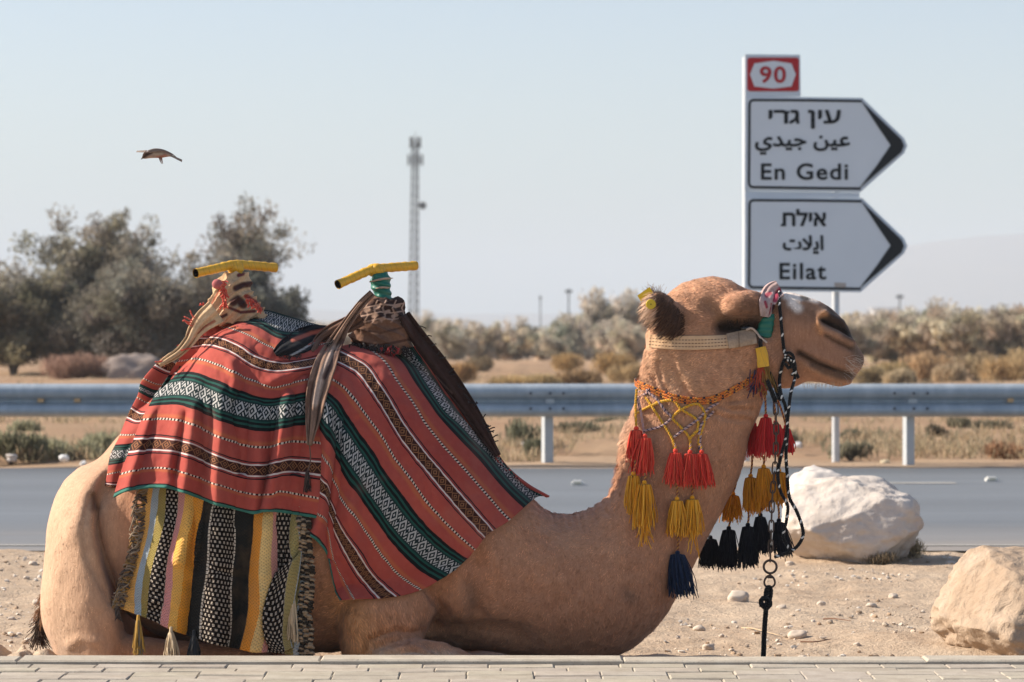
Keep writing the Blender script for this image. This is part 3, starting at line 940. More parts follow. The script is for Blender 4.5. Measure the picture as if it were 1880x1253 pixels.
# pebbles and gravel
def small_rock(name, x, y, s, seed, m, sq=0.6):
    V, Fc = ico(3)
    P = V * 1.3 + seed
    D = V * (1 + 0.28 * fbm(P, 3, seed))[:, None]
    gz = float(ground_near(np.array([[x, y, 0.0]]))[0])
    return link(name, np_mesh(name, D * [s, s * 0.9, s * sq] + [x, y, gz + s * sq * 0.45], Fc), m)
M_peb = simple_mat('pebble stone', (0.60, 0.52, 0.43), (0.46, 0.37, 0.29), 30, 0.9, bump=0.3, bscale=120, bdist=0.002)
pebs = [(1465, 1162, 17, 'round pale pebble right of the rope end'), (1300, 1185, 13, 'dark-sided pebble with a shadow left of the rope end'), (1284, 1150, 11, 'pale pebble left of the rope, nearest the chest'), (1325, 1162, 6, 'small white pebble between two larger ones left of the rope'),
        (1435, 1110, 9, 'pebble just right of the rope knot'), (1355, 1095, 22, 'flat brownish stone half buried left of the rope ring'), (1343, 1190, 5, 'tiny pebble beside the dark-sided pebble'), (1475, 1199, 9, 'low pale stone at the kerb right of the rope'),
        (1622, 1025, 15, 'pale stone leaning against the big whitish boulder'), (1595, 1030, 8, 'small stone beside the stone leaning on the boulder'), (1507, 1105, 9, 'pebble in the middle of the dirt right of the rope'), (1600, 1110, 9, 'pebble midway between the two boulders'),
        (1640, 1090, 9, 'pebble in front of the whitish boulder'), (1574, 1182, 7, 'small pebble near the kerb between rope and tan boulder'), (1745, 1030, 10, 'pale stone in the boulder shadow'), (1450, 1035, 8, 'pebble at the left foot of the whitish boulder'),
        (60, 1035, 8, 'white pebble left of the camel rump'), (48, 1065, 6, 'small pebble below the white pebble left of the rump'), (72, 1100, 12, 'flat pale stone by the camel tail'), (20, 1130, 7, 'small stone at the left picture edge')]
for k, (px, py, w, lab) in enumerate(pebs):
    y = gy(py + w * 0.25)
    s = w / FPX * y
    tag(small_rock('pebble', W(px, py, y)[0], y, s, 300 + k, M_peb), lab, 'pebble', 'pebbles on the dirt')
mb = MB()
ib, ifc = ico(1)
npb = 8500
yy = 10.3 + 5.9 * rng.random(npb) ** 1.0
xx = (rng.random(npb) * 2 - 1) * 3.4
ss = 0.0022 + 0.012 * rng.random(npb) ** 3.5
clus = fbm(np.stack([xx * 1.3, yy * 1.3, xx * 0], -1), 3, 77)
kp = clus > -0.25
gz = ground_near(np.stack([xx, yy, xx * 0], -1))
tones = np.array([(0.62, 0.54, 0.45), (0.50, 0.41, 0.32), (0.40, 0.29, 0.20), (0.70, 0.64, 0.56)])
for i in np.nonzero(kp)[0]:
    v = ib * (1 + 0.25 * rng.normal(size=(len(ib), 1))) * ss[i] * np.array([1, 0.9, 0.65])
    mb.add(v + [xx[i], yy[i], gz[i] + ss[i] * 0.3], ifc, tones[rng.integers(0, 4)] * (0.8 + 0.3 * rng.random()))
tt = NT('gravel stone'); M_grv = tt.out(tt.attr('tint'), 0.95, spec=0.1)
tag(mb.build('gravel', M_grv, smooth=False, colors=True), kind='stuff')
# dry straws and twigs lying on the dirt
M_straw = simple_mat('straw', (0.55, 0.43, 0.28), (0.42, 0.31, 0.2), 20, 0.9)
M_twig = simple_mat('dry twig', (0.20, 0.10, 0.06), (0.14, 0.08, 0.05), 20, 0.9)
for k, (pts, m, lab, cat) in enumerate([([(1362, 1148), (1385, 1155), (1430, 1166)], M_straw, 'pale dry straw lying across the dirt behind the rope', 'straw'),
                                        ([(1512, 1135), (1530, 1137), (1562, 1143)], M_twig, 'thin reddish twig lying on the dirt right of the rope', 'twig'),
                                        ([(1470, 1175), (1500, 1177), (1525, 1174)], M_twig, 'short dark twig on the dirt near the kerb', 'twig')]):
    mb = MB()
    P = []
    for px, py in pts:
        y = gy(py)
        x = W(px, py, y)[0]
        P.append([x, y, float(ground_near(np.array([[x, y, 0.]]))[0]) + 0.008])
    mb.tube(crom(P, 12), np.linspace(0.0035, 0.0015, 12), 6)
    tag(mb.build('straw' if cat == 'straw' else 'twig', m), lab, cat)
# grass at the whitish boulder's foot
shrub('dry grass tuft at the right foot of the whitish boulder', 'grass', 'grass_tuft', (W(1672, 590, 15.9)[0], 15.9, 0), 0.09, 0.10, 500, 0.06, 0.003, (0.36, 0.28, 0.17), None, 400, 6, 1.0)
shrub('dark dry grass under the right side of the whitish boulder', 'grass', 'grass_tuft', (W(1615, 590, 15.5)[0], 15.45, 0), 0.12, 0.06, 500, 0.05, 0.003, (0.22, 0.17, 0.11), None, 401, 6, 0.8)
# litter
M_lit = simple_mat('litter white', (0.82, 0.82, 0.80), (0.7, 0.7, 0.7), 9, 0.6)
M_litb = simple_mat('litter grey blue', (0.38, 0.42, 0.48), (0.5, 0.42, 0.34), 9, 0.6)
for px, y, s, m, lab in ((118, 26.3, 0.036, M_lit, 'crumpled white litter at the road edge left of the camel rump'), (22, 26.3, 0.04, M_litb, 'grey crumpled litter in the weeds at the left picture edge'), (153, 26.0, 0.022, M_lit, 'small white scrap of litter just left of the camel rump'), (1625, 26.0, 0.03, simple_mat('litter tan', (0.6, 0.5, 0.34)), 'tan scrap of litter at the road edge left of the last post'), (962, 29.3, 0.03, M_lit, 'white scrap of litter in the weeds left of the first post'), (1463, 29.0, 0.035, M_lit, 'white scrap of litter behind the red tassels')):
    V, Fc = ico(3)
    D = V * (1 + 0.35 * fbm(V * 1.6 + px, 3, int(px)))[:, None] * [1.2, 1, 0.85]
    tag(link('litter', np_mesh('litter', D * s + [W(px, 590, y)[0], y, s * 0.6 + (0.02 if y > 26 else 0)], Fc, smooth=False), m), lab, 'litter')
# disturbed sand heap behind the rump
P = np.stack(np.meshgrid(np.linspace(-1, 1, 70), np.linspace(-1, 1, 40)), -1)
rr = np.clip(1 - (P ** 2).sum(-1), 0, 1)
hz = rr * (0.04 + 0.05 * np.abs(fbm(np.stack([P[..., 0] * 3, P[..., 1] * 3, P[..., 0] * 0], -1), 4, 61))) - 0.006
V = np.stack([P[..., 0] * 0.24 + W(40, 590, 10.75)[0], P[..., 1] * 0.28 + 10.75, hz], -1).reshape(-1, 3)
tag(link('sand_heap', np_mesh('sand_heap', V, grid_faces(40, 70)), M_dirt), 'low heap of scuffed orange sand behind the camel rump', 'sand heap')

# dry grass and low litter growing all over the verge beyond the rail
mb = MB()
nb_ = 9500
gx_ = (rng.random(nb_) * 2 - 1)
gy_ = 26.1 + 40 * rng.random(nb_) ** 1.6
gx_ = gx_ * gy_ * 0.19
cl_ = fbm(np.stack([gx_ * 0.55, gy_ * 0.8, gx_ * 0], -1), 3, 91)
for i in np.nonzero(cl_ > 0.05)[0]:
    tn = np.array([(0.42, 0.31, 0.19), (0.34, 0.27, 0.17), (0.28, 0.25, 0.16), (0.46, 0.36, 0.24)][rng.integers(0, 4)])
    leaf_cloud(mb, (gx_[i], gy_[i], 0.035 + 0.05 * rng.random()), (0.11, 0.11, 0.06), 9, 0.09, 0.010, tn, 1.0)
tag(mb.build('dry_grass', M_leaf, smooth=False, colors=True), kind='stuff')
# ================================================================== CAMEL
def pair_loft(rows, n=40, sub=5, power=2.0, shear=0.0):
    """rows: (top px, top py, bottom px, bottom py, half width m, y offset m). Elliptic sections swept through them."""
    A = np.array(rows, float)
    top = Wn(A[:, 0], A[:, 1], YC)
    bot = Wn(A[:, 2], A[:, 3], YC)
    D = np.concatenate([top, bot, A[:, 4:5], A[:, 5:6]], 1)
    m = (len(D) - 1) * sub + 1
    # uniform Catmull-Rom
    Q = np.vstack([2 * D[0] - D[1], D, 2 * D[-1] - D[-2]])
    out = []
    for i in range(1, len(Q) - 2):
        t = np.linspace(0, 1, sub, endpoint=False)[:, None]
        p0, p1, p2, p3 = Q[i - 1], Q[i], Q[i + 1], Q[i + 2]
        out.append(0.5 * (2 * p1 + (p2 - p0) * t + (2 * p0 - 5 * p1 + 4 * p2 - p3) * t ** 2 + (3 * p1 - p0 - 3 * p2 + p3) * t ** 3))
    D = np.vstack(out + [D[-1:]])
    mid = (D[:, 0:3] + D[:, 3:6]) / 2
    ax = (D[:, 0:3] - D[:, 3:6]) / 2
    hw = np.maximum(D[:, 6], 0.004)
    mid = mid.copy()
    mid[:, 1] += D[:, 7]
    th = np.linspace(0, 2 * np.pi, n, endpoint=False)
    c, s = np.cos(th), np.sin(th)
    c = np.sign(c) * np.abs(c) ** (2 / power)
    s = np.sign(s) * np.abs(s) ** (2 / power)
    V = mid[:, None] + c[None, :, None] * ax[:, None] + s[None, :, None] * (hw[:, None] * np.array([[0, 1.0, 0]]))[:, None]
    V[..., 1] -= shear * c[None, :]
    m = len(D)
    i, j = np.meshgrid(np.arange(m - 1), np.arange(n), indexing='ij')
    j2 = (j + 1) % n
    Fq = np.stack([i * n + j, (i + 1) * n + j, (i + 1) * n + j2, i * n + j2], -1).reshape(-1, 4)
    V = np.vstack([V.reshape(-1, 3), mid[:1], mid[-1:]])
    k = np.arange(n)
    F3 = np.concatenate([np.stack([k, (k + 1) % n, np.full(n, m * n)], 1), np.stack([(m - 1) * n + (k + 1) % n, (m - 1) * n + k, np.full(n, m * n + 1)], 1)])
    return V, Fq, F3

parts = []
# trunk with hump
parts.append(pair_loft([
    (128, 930, 150, 990, .06, 0), (150, 878, 168, 1060, .16, 0), (205, 815, 215, 1110, .225, 0), (275, 745, 280, 1160, .295, 0),
    (350, 668, 352, 1185, .355, 0), (420, 600, 422, 1195, .39, 0), (500, 590, 500, 1200, .40, 0), (600, 628, 600, 1198, .395, 0),
    (690, 642, 690, 1190, .38, 0), (760, 674, 760, 1186, .36, 0), (830, 742, 830, 1186, .34, 0), (905, 850, 905, 1190, .315, 0),
    (990, 925, 985, 1180, .285, 0)], power=2.25))
# chest, neck base and neck
parts.append(pair_loft([
    (800, 720, 800, 1186, .34, 0), (890, 846, 890, 1194, .325, 0), (985, 926, 965, 1204, .30, 0), (1045, 941, 1055, 1208, .275, 0),
    (1085, 930, 1140, 1200, .25, 0), (1112, 908, 1200, 1158, .222, 0), (1128, 880, 1243, 1100, .195, 0), (1136, 842, 1275, 1040, .172, 0),
    (1141, 805, 1302, 980, .152, 0), (1150, 775, 1330, 928, .138, 0), (1160, 752, 1356, 880, .128, 0), (1168, 728, 1370, 838, .122, 0),
    (1172, 700, 1378, 795, .118, 0), (1180, 665, 1396, 755, .115, 0), (1188, 630, 1405, 722, .112, 0), (1196, 600, 1395, 690, .108, 0)], power=2.15))
# head
parts.append(pair_loft([
    (1184, 618, 1192, 660, .05, 0), (1192, 585, 1200, 700, .088, 0), (1212, 552, 1224, 722, .108, 0), (1240, 527, 1262, 732, .116, 0),
    (1275, 513, 1302, 732, .118, 0), (1312, 509, 1345, 722, .114, 0), (1342, 515, 1385, 708, .108, 0), (1368, 530, 1415, 712, .098, 0),
    (1398, 538, 1440, 716, .086, 0), (1430, 537, 1462, 712, .078, 0), (1462, 538, 1484, 702, .074, 0), (1490, 546, 1506, 702, .074, 0),
    (1512, 556, 1526, 706, .076, 0), (1534, 572, 1542, 708, .076, 0), (1552, 594, 1556, 704, .070, 0), (1566, 622, 1566, 694, .056, 0), (1576, 648, 1573, 684, .034, 0)], power=2.3))
# upper lip overhanging
parts.append(pair_loft([(1500, 610, 1500, 672, .05, 0), (1535, 612, 1535, 684, .062, 0), (1560, 628, 1556, 690, .055, 0), (1578, 645, 1570, 686, .04, 0), (1585, 658, 1580, 676, .015, 0)], power=2.2))
for sgn in (-1, 1):
    # thigh and knee of the hind leg
    parts.append(pair_loft([
        (150, 850, 215, 846, .03, .08 * sgn), (122, 876, 205, 868, .07, .11 * sgn), (102, 910, 196, 900, .10, 0.12 * sgn), (93, 960, 192, 950, .13, 0.15 * sgn), (88, 1010, 204, 1005, .145, 0.16 * sgn),
        (84, 1060, 220, 1055, .15, 0.17 * sgn), (82, 1105, 236, 1100, .15, 0.18 * sgn), (88, 1150, 245, 1150, .145, 0.18 * sgn), (104, 1190, 246, 1192, .135, 0.18 * sgn), (112, 1215, 236, 1216, .11, 0.18 * sgn)], power=2.2, shear=0.095 * sgn))
    # folded hind shank lying on the ground
    parts.append(pair_loft([(240, 1150, 240, 1214, .06, .27 * sgn), (330, 1160, 330, 1214, .06, .27 * sgn), (430, 1168, 430, 1214, .055, .27 * sgn), (520, 1180, 520, 1214, .05, .28 * sgn)]))
    # foreleg: elbow to folded knee, and foot
    parts.append(pair_loft([
        (660, 985, 800, 975, .05, .20 * sgn), (648, 1040, 820, 1030, .105, .225 * sgn), (637, 1085, 815, 1080, .125, .25 * sgn), (632, 1130, 795, 1130, .13, .265 * sgn),
        (632, 1170, 775, 1172, .125, .27 * sgn), (640, 1205, 745, 1205, .11, .27 * sgn), (655, 1217, 720, 1217, .08, .27 * sgn)], power=2.3))
    parts.append(pair_loft([(676, 1180, 676, 1218, .05, .36 * sgn), (712, 1158, 712, 1218, .075, .37 * sgn), (755, 1150, 755, 1218, .082, .38 * sgn), (800, 1156, 800, 1218, .08, .38 * sgn), (845, 1170, 845, 1218, .07, .37 * sgn), (890, 1192, 890, 1218, .04, .36 * sgn)]))
    # brow ridges, cheek, ear
    parts.append(pair_loft([(1314, 574, 1322, 588, .02, .088 * sgn), (1332, 544, 1342, 594, .050, .095 * sgn), (1360, 534, 1366, 592, .060, .096 * sgn), (1388, 538, 1390, 586, .052, .085 * sgn), (1404, 554, 1403, 576, .02, .070 * sgn)]))
    parts.append(pair_loft([(1248, 562, 1248, 606, .03, .085 * sgn), (1228, 543, 1233, 612, .046, .12 * sgn), (1206, 536, 1212, 608, .044, .15 * sgn), (1189, 542, 1195, 596, .030, .170 * sgn), (1179, 556, 1182, 582, .008, .18 * sgn)]))
mb = MB()
for V, Fq, F3 in parts:
    n0 = mb.n
    mb.add(V, Fq)
    mb.F3.append(F3 + n0)
raw = np_mesh('camel', np.concatenate(mb.V), [np.concatenate(mb.F3), np.concatenate(mb.F4)])
tmp = link('camel', raw)
md = tmp.modifiers.new('r', 'REMESH')
md.mode = 'VOXEL'
md.voxel_size = 0.0065
md.use_smooth_shade = True
dg = bpy.context.evaluated_depsgraph_get()
rm = bpy.data.meshes.new_from_object(tmp.evaluated_get(dg))
bpy.data.objects.remove(tmp)
bpy.data.meshes.remove(raw)

def mesh_arrays(me):
    V = np.empty(len(me.vertices) * 3, np.float32)
    me.vertices.foreach_get('co', V)
    E = np.empty(len(me.edges) * 2, np.int32)
    me.edges.foreach_get('vertices', E)
    return V.reshape(-1, 3).astype(float), E.reshape(-1, 2)
def vert_normals(me):
    N = np.empty(len(me.vertices) * 3, np.float32)
    me.vertices.foreach_get('normal', N)
    return N.reshape(-1, 3).astype(float)
BV, BE = mesh_arrays(rm)
deg = np.bincount(BE.ravel(), minlength=len(BV))[:, None]
def lap(V, it, lam=0.5, w=None):
    for _ in range(it):
        S = np.zeros_like(V)
        for k in range(V.shape[1]):
            S[:, k] = np.bincount(BE[:, 0], V[BE[:, 1], k], len(V)) + np.bincount(BE[:, 1], V[BE[:, 0], k], len(V))
        d = (S / deg - V) * lam
        V = V + (d if w is None else d * w[:, None])
    return V
# mirror coordinates: picture position of each vertex as if it were on the near side
def pix(V):
    y = YC - np.abs(V[:, 1] - YC)
    return np.stack([V[:, 0] / YC * FPX + 940, HORIZON - (V[:, 2] - CAMZ) / YC * FPX], 1)
def seg_dist(P, line):
    L = np.asarray(line, float)
    d = np.full(len(P), 1e9)
    for a, b in zip(L[:-1], L[1:]):
        ab = b - a
        t = np.clip(((P - a) @ ab) / (ab @ ab + 1e-9), 0, 1)
        d = np.minimum(d, np.linalg.norm(P - (a + t[:, None] * ab), axis=1))
    return d
BP = pix(BV)
headm = np.clip((BP[:, 0] - 1190) / 60, 0, 1) * np.clip((760 - BP[:, 1]) / 40, 0, 1)
BV = lap(BV, 10, 0.5)
BV = lap(BV, 16, 0.5, 1 - headm)
BV = lap(BV, 60, 0.5, np.exp(-(seg_dist(BP, [(140, 885), (200, 840)]) / 45) ** 2))

def apply_normals():
    rm.vertices.foreach_set('co', BV.astype(np.float32).ravel())
    rm.update()
    return vert_normals(rm)
BN = apply_normals()
side = np.clip(np.abs(BN[:, 1]) * 1.8 - 0.1, 0, 1)
def sculpt(line, r, amp, use_side=True, sharp=2.0):
    global BV
    d = seg_dist(BP, line)
    w = np.exp(-(d / r) ** sharp) * amp
    if use_side:
        w = w * side
    BV = BV + BN * w[:, None]
BP = pix(BV)
# --- broad forms
sculpt([(1235, 655), (1275, 690), (1330, 690)], 38, .014)                 # cheek
sculpt([(1215, 650), (1228, 700), (1262, 735), (1330, 735), (1385, 700)], 9, -.012)   # groove under jaw
sculpt([(1322, 604), (1365, 603), (1400, 604)], 16, -.042)                # eye hollow
sculpt([(1412, 575), (1420, 640)], 16, -.010)
sculpt([(1430, 620), (1470, 605)], 26, .006)
sculpt([(1300, 560), (1318, 585), (1322, 612)], 10, -.010)                # temple
BN = apply_normals()
# nostril, mouth, lip
sculpt([(1506, 588), (1522, 596), (1545, 606), (1562, 618)], 5.0, -.022)
sculpt([(1498, 596), (1513, 609), (1540, 621), (1560, 629)], 7, .013)
sculpt([(1506, 578), (1520, 580), (1545, 592)], 6, .009)
sculpt([(1502, 608), (1496, 597), (1501, 584), (1512, 575)], 5, .011)
sculpt([(1512, 616), (1535, 630), (1558, 641)], 3.5, -.010)
sculpt([(1478, 672), (1505, 686), (1535, 697), (1556, 699)], 5, .009)
sculpt([(1464, 650), (1478, 658), (1500, 668), (1530, 680), (1560, 688), (1574, 690)], 5.0, -.019)
sculpt([(1490, 652), (1530, 666), (1565, 674)], 10, .006)
sculpt([(1480, 676), (1520, 694), (1555, 698)], 9, .005)
# wrinkles of cheek and throat
for ln in ([(1222, 645), (1228, 675), (1244, 708), (1268, 730)], [(1232, 655), (1240, 685), (1256, 712)], [(1206, 665), (1212, 700), (1228, 728)],
           [(1196, 690), (1206, 720), (1222, 742)], [(1316, 742), (1345, 752), (1380, 752)], [(1300, 755), (1340, 768), (1376, 772)], [(1330, 735), (1362, 733), (1392, 728)]):
    sculpt(ln, 4.2, -.014)
for k, x in enumerate(np.arange(1012, 1138, 12.5)):
    h = 26 + 10 * math.sin(k * 1.7)
    top = np.interp(x, [1000, 1050, 1090, 1112, 1128, 1138], [926, 941, 930, 908, 882, 850])
    lean = 6 if x < 1090 else 16
    sculpt([(x, top - 4), (x + 2 + lean * .3, top + h * .5), (x + lean, top + h)], 3.2, -.006, False)
# shoulder, breast and leg muscles
sculpt([(880, 1010), (868, 1060), (878, 1110)], 16, -.020)
sculpt([(850, 1040), (845, 1100)], 26, .018)
sculpt([(905, 1000), (930, 1060), (920, 1110)], 20, .012)
sculpt([(960, 1020), (1040, 1080), (1120, 1090)], 70, .012)
sculpt([(820, 1160), (900, 1150), (960, 1165)], 26, -.035)
sculpt([(700, 1165), (760, 1150), (800, 1160)], 7, -.012)
sculpt([(715, 1178), (765, 1170), (830, 1184)], 5, -.014)
sculpt([(185, 905), (176, 960), (186, 1010), (212, 1060), (230, 1090)], 7, -.012)   # crease between thigh and flank
sculpt([(110, 1000), (120, 1100)], 22, .006)
sculpt([(150, 1170), (170, 1155), (200, 1160)], 9, .008)
sculpt([(205, 1120), (225, 1160)], 12, -.006)
sculpt([(640, 1120), (690, 1100), (740, 1110)], 26, .012)
sculpt([(685, 1152), (730, 1136), (780, 1142)], 5, -.020)
sculpt([(668, 1190), (690, 1160)], 7, -.010)
sculpt([(790, 1060), (820, 1110), (800, 1150)], 10, -.028)
sculpt([(215, 940), (228, 1000), (252, 1045)], 30, .030)
BN = apply_normals()
lump = fbm(BV * 6.0, 3, 32) * 0.005 + fbm(BV * 13.0, 3, 33) * 0.0022 + fbm(BV * 30.0, 3, 34) * 0.0022 * np.clip((BP[:, 0] - 180) / 120, .35, 1) * (1 - 0.5 * np.clip((BP[:, 0] - 1190) / 60, 0, 1))
BV = BV + BN * lump[:, None]
BV = lap(BV, 2, 0.4)
BN = apply_normals()
BP = pix(BV)

# --- hair colour: the animal's own patches, plus shade and sunlight painted in
def mixc(C, w, c):
    return C * (1 - w[:, None]) + np.asarray(c) * w[:, None]
def paint(C, P, S, line, r, col, a=1.0, sharp=2.0):
    return mixc(C, np.clip(np.exp(-(seg_dist(P, line) / r) ** sharp) * a, 0, 1) * S, col)
def coat(V, P, S):
    n = fbm(V * 3.0, 4, 51)
    C = np.tile(np.array([[.50, .270, .180]]), (len(V), 1))
    C = mixc(C, np.clip(n * 0.6 + 0.35, 0, 1), (.55, .325, .222))
    C = mixc(C, np.clip(fbm(V * 14.0, 3, 52) * 0.5 + 0.1, 0, .5), (.41, .210, .138))
    one = np.ones(len(V))
    C = mixc(C, np.clip((260 - P[:, 0]) / 120, 0, 1) * .9, (.60, .44, .335))               # paler rump hair, with its sunlit brightness painted in
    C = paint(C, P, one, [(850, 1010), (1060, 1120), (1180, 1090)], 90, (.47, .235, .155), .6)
    C = paint(C, P, one, [(650, 1100), (680, 1190)], 40, (.60, .33, .165), .85)               # golden foreleg hair, with its sunlit edge painted in
    C = paint(C, P, one, [(715, 1190), (830, 1196)], 22, (.60, .50, .42), .95, 4)             # grey foot
    C = paint(C, P, one, [(1200, 650), (1240, 700)], 40, (.58, .38, .27), .7)
    C = paint(C, P, one, [(1140, 800), (1150, 765)], 16, (.46, .31, .25), .7)
    C = paint(C, P, S, [(1450, 560), (1540, 590), (1570, 640)], 34, (.19, .12, .095), .9)   # dark muzzle
    C = paint(C, P, S, [(1440, 640), (1540, 650)], 42, (.33, .195, .15), .8)
    C = paint(C, P, S, [(1520, 576), (1540, 590), (1558, 612)], 17, (.04, .025, .02), .92)
    C = paint(C, P, S, [(1500, 592), (1512, 606), (1535, 616)], 6, (.55, .30, .18), .8)
    C = paint(C, P, S, [(1503, 608), (1496, 597), (1501, 584), (1513, 575)], 5, (.62, .34, .19), .85)
    C = paint(C, P, S, [(1512, 606), (1535, 620), (1560, 631)], 5, (.40, .25, .19), .8)
    C = paint(C, P, S, [(1512, 616), (1535, 629), (1560, 641)], 3.5, (.07, .045, .035), .9)
    C = paint(C, P, S, [(1506, 588), (1545, 606), (1562, 618)], 6.5, (.008, .006, .006), 1)
    C = paint(C, P, S, [(1464, 648), (1500, 668), (1530, 680), (1560, 690)], 6.2, (.015, .010, .008), 1)
    C = paint(C, P, S, [(1470, 668), (1510, 690), (1545, 700)], 9, (.50, .27, .16), .6)  # painted highlight along the lower jaw
    C = paint(C, P, S, [(1488, 670), (1510, 683), (1540, 693), (1560, 695)], 5.5, (.13, .08, .055), .85)  # shadow below the mouth line painted on the lower lip
    C = paint(C, P, S, [(1382, 590), (1398, 592)], 17, (.03, .02, .016), .9, 3)  # brow shade painted on towards the green wrap
    C = paint(C, P, one, [(1566, 640), (1580, 664)], 9, (.12, .09, .075), .8)
    C = paint(C, P, one, [(1535, 686), (1568, 692)], 6, (.15, .10, .075), .8)
    C = paint(C, P, S, [(1326, 598), (1345, 602), (1368, 606), (1394, 598)], 20, (.012, .009, .008), 1, 3)  # shade of the brow painted around the eye
    C = paint(C, P, S, [(1360, 566), (1392, 570)], 22, (.16, .09, .06), .85)  # shading of the brow's underside put into the hair colour
    C = paint(C, P, S, [(1405, 560), (1412, 600)], 14, (.22, .13, .09), .7)
    C = paint(C, P, S, [(1290, 560), (1318, 575)], 16, (.28, .17, .11), .6)  # temple shading painted into the coat
    C = paint(C, P, one, [(1440, 541), (1462, 546), (1476, 542), (1497, 548)], 9, (.86, .86, .92), .98, 4)
    C = paint(C, P, S, [(1452, 556), (1462, 566)], 9, (.84, .84, .90), .95, 3)
    C = paint(C, P, S, [(1472, 546), (1480, 548)], 5, (.02, .015, .012), .9, 3)
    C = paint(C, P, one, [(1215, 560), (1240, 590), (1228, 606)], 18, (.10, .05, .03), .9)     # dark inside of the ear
    C = paint(C, P, one, [(1185, 570), (1190, 595)], 14, (.46, .30, .20), .9)
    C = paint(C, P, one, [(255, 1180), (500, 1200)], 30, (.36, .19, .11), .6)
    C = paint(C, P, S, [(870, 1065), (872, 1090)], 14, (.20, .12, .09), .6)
    C = paint(C, P, S, [(1148, 1080), (1155, 1086)], 14, (.22, .14, .11), .6)
    C = paint(C, P, one, [(188, 900), (192, 925)], 7, (.10, .05, .03), .9)
    return C
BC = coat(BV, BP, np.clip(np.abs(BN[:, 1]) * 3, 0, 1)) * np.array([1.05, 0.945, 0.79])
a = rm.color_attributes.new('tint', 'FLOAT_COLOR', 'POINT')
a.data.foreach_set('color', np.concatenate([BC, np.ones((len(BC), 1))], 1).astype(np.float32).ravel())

t = NT('camel coat')
hv = t.noise(90.0, 4, 0.7, vec=t.scaled((1.0, 1.0, 0.35)))
c = t.mix(hv.step(0.3, 0.75), t.mix(1.0, t.attr('tint'), (0.72, 0.68, 0.66), 'MULTIPLY'), t.attr('tint'))
t.bump(hv, 0.5, 0.006)
M_coat = t.out(c, 0.85, spec=0.15, sheen=0.15)
rm.materials.clear()
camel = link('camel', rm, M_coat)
tag(camel, 'tan dromedary camel kneeling beside the kerb, dressed in striped blankets and tassels', 'camel')

bvh_body = BVHTree.FromPolygons([tuple(v) for v in BV], [tuple(p.vertices) for p in rm.polygons])
BODY_POLYS = [tuple(p.vertices) for p in rm.polygons]
# eye
def sphere(mb, c, r, sub=3, col=None, sq=(1, 1, 1)):
    V, Fc = ico(sub)
    mb.add(V * r * np.asarray(sq) + np.asarray(c), Fc, col)
M_eye = simple_mat('dark eye', (0.012, 0.008, 0.006), rough=0.08, spec=0.6)
CAM = Vector((0, 0, CAMZ))
def ray(px, py, bvhs, default=None, maxd=12.2):
    d = Vector(W(px, py, 1.0)) - CAM
    d.normalize()
    best = None
    for b in bvhs:
        h = b.ray_cast(CAM, d)
        if h[0] is not None and h[0].y < maxd and (best is None or h[0].y < best):
            best = h[0].y
    return best if best is not None else default
ye = ray(1368, 604, [bvh_body], YC - 0.1)
for sg in (1, -1):
    mb = MB()
    p = np.array(W(1368, 604, ye))
    p[1] = YC + (p[1] - YC) * sg + 0.012 * sg
    sphere(mb, p, 0.024)
    mb.build('eye', M_eye, camel)
# ================================================================== BLANKETS
def cubic_v(vs, A, vq):
    """Catmull-Rom style cubic through rows A (k, nu, 2) given at vs, evaluated at vq"""
    vs = np.asarray(vs, float)
    M = np.empty_like(A)
    d = np.diff(A, axis=0) / np.diff(vs)[:, None, None]
    M[0], M[-1] = d[0], d[-1]
    h = np.diff(vs)
    M[1:-1] = (d[:-1] * h[1:, None, None] + d[1:] * h[:-1, None, None]) / (h[1:] + h[:-1])[:, None, None]
    i = np.clip(np.searchsorted(vs, vq, side='right') - 1, 0, len(vs) - 2)
    H = (vs[i + 1] - vs[i])
    t = ((vq - vs[i]) / H)[:, None, None]
    H = H[:, None, None]
    return (A[i] * (1 + 2 * t) * (1 - t) ** 2 + M[i] * H * t * (1 - t) ** 2 + A[i + 1] * t * t * (3 - 2 * t) + M[i + 1] * H * t * t * (t - 1))

def blur2(D, k, axis):
    for _ in range(k):
        p = np.concatenate([D.take([0], axis), D, D.take([-1], axis)], axis)
        n = D.shape[axis]
        D = (p.take(range(0, n), axis) + 2 * p.take(range(1, n + 1), axis) + p.take(range(2, n + 2), axis)) / 4
    return D

def body_depth(PX, PY, bvhs, fill=YC):
    D = np.empty(PX.shape)
    it = np.nditer(PX, flags=['multi_index'])
    for _ in it:
        i = it.multi_index
        r = ray(PX[i], PY[i], bvhs)
        D[i] = np.nan if r is None else r
    return D

def solid(o, th, off=-1.0):
    m = o.modifiers.new('thickness', 'SOLIDIFY')
    m.thickness = th
    m.offset = off
    return o

def fold_field(PX, PY, folds):
    P = np.stack([PX.ravel(), PY.ravel()], 1)
    o = np.zeros(len(P))
    for line, r, amp in folds:
        o += amp * np.exp(-(seg_dist(P, line) / r) ** 2)
    return o.reshape(PX.shape)

def shift_z(V, k):
    return V + k

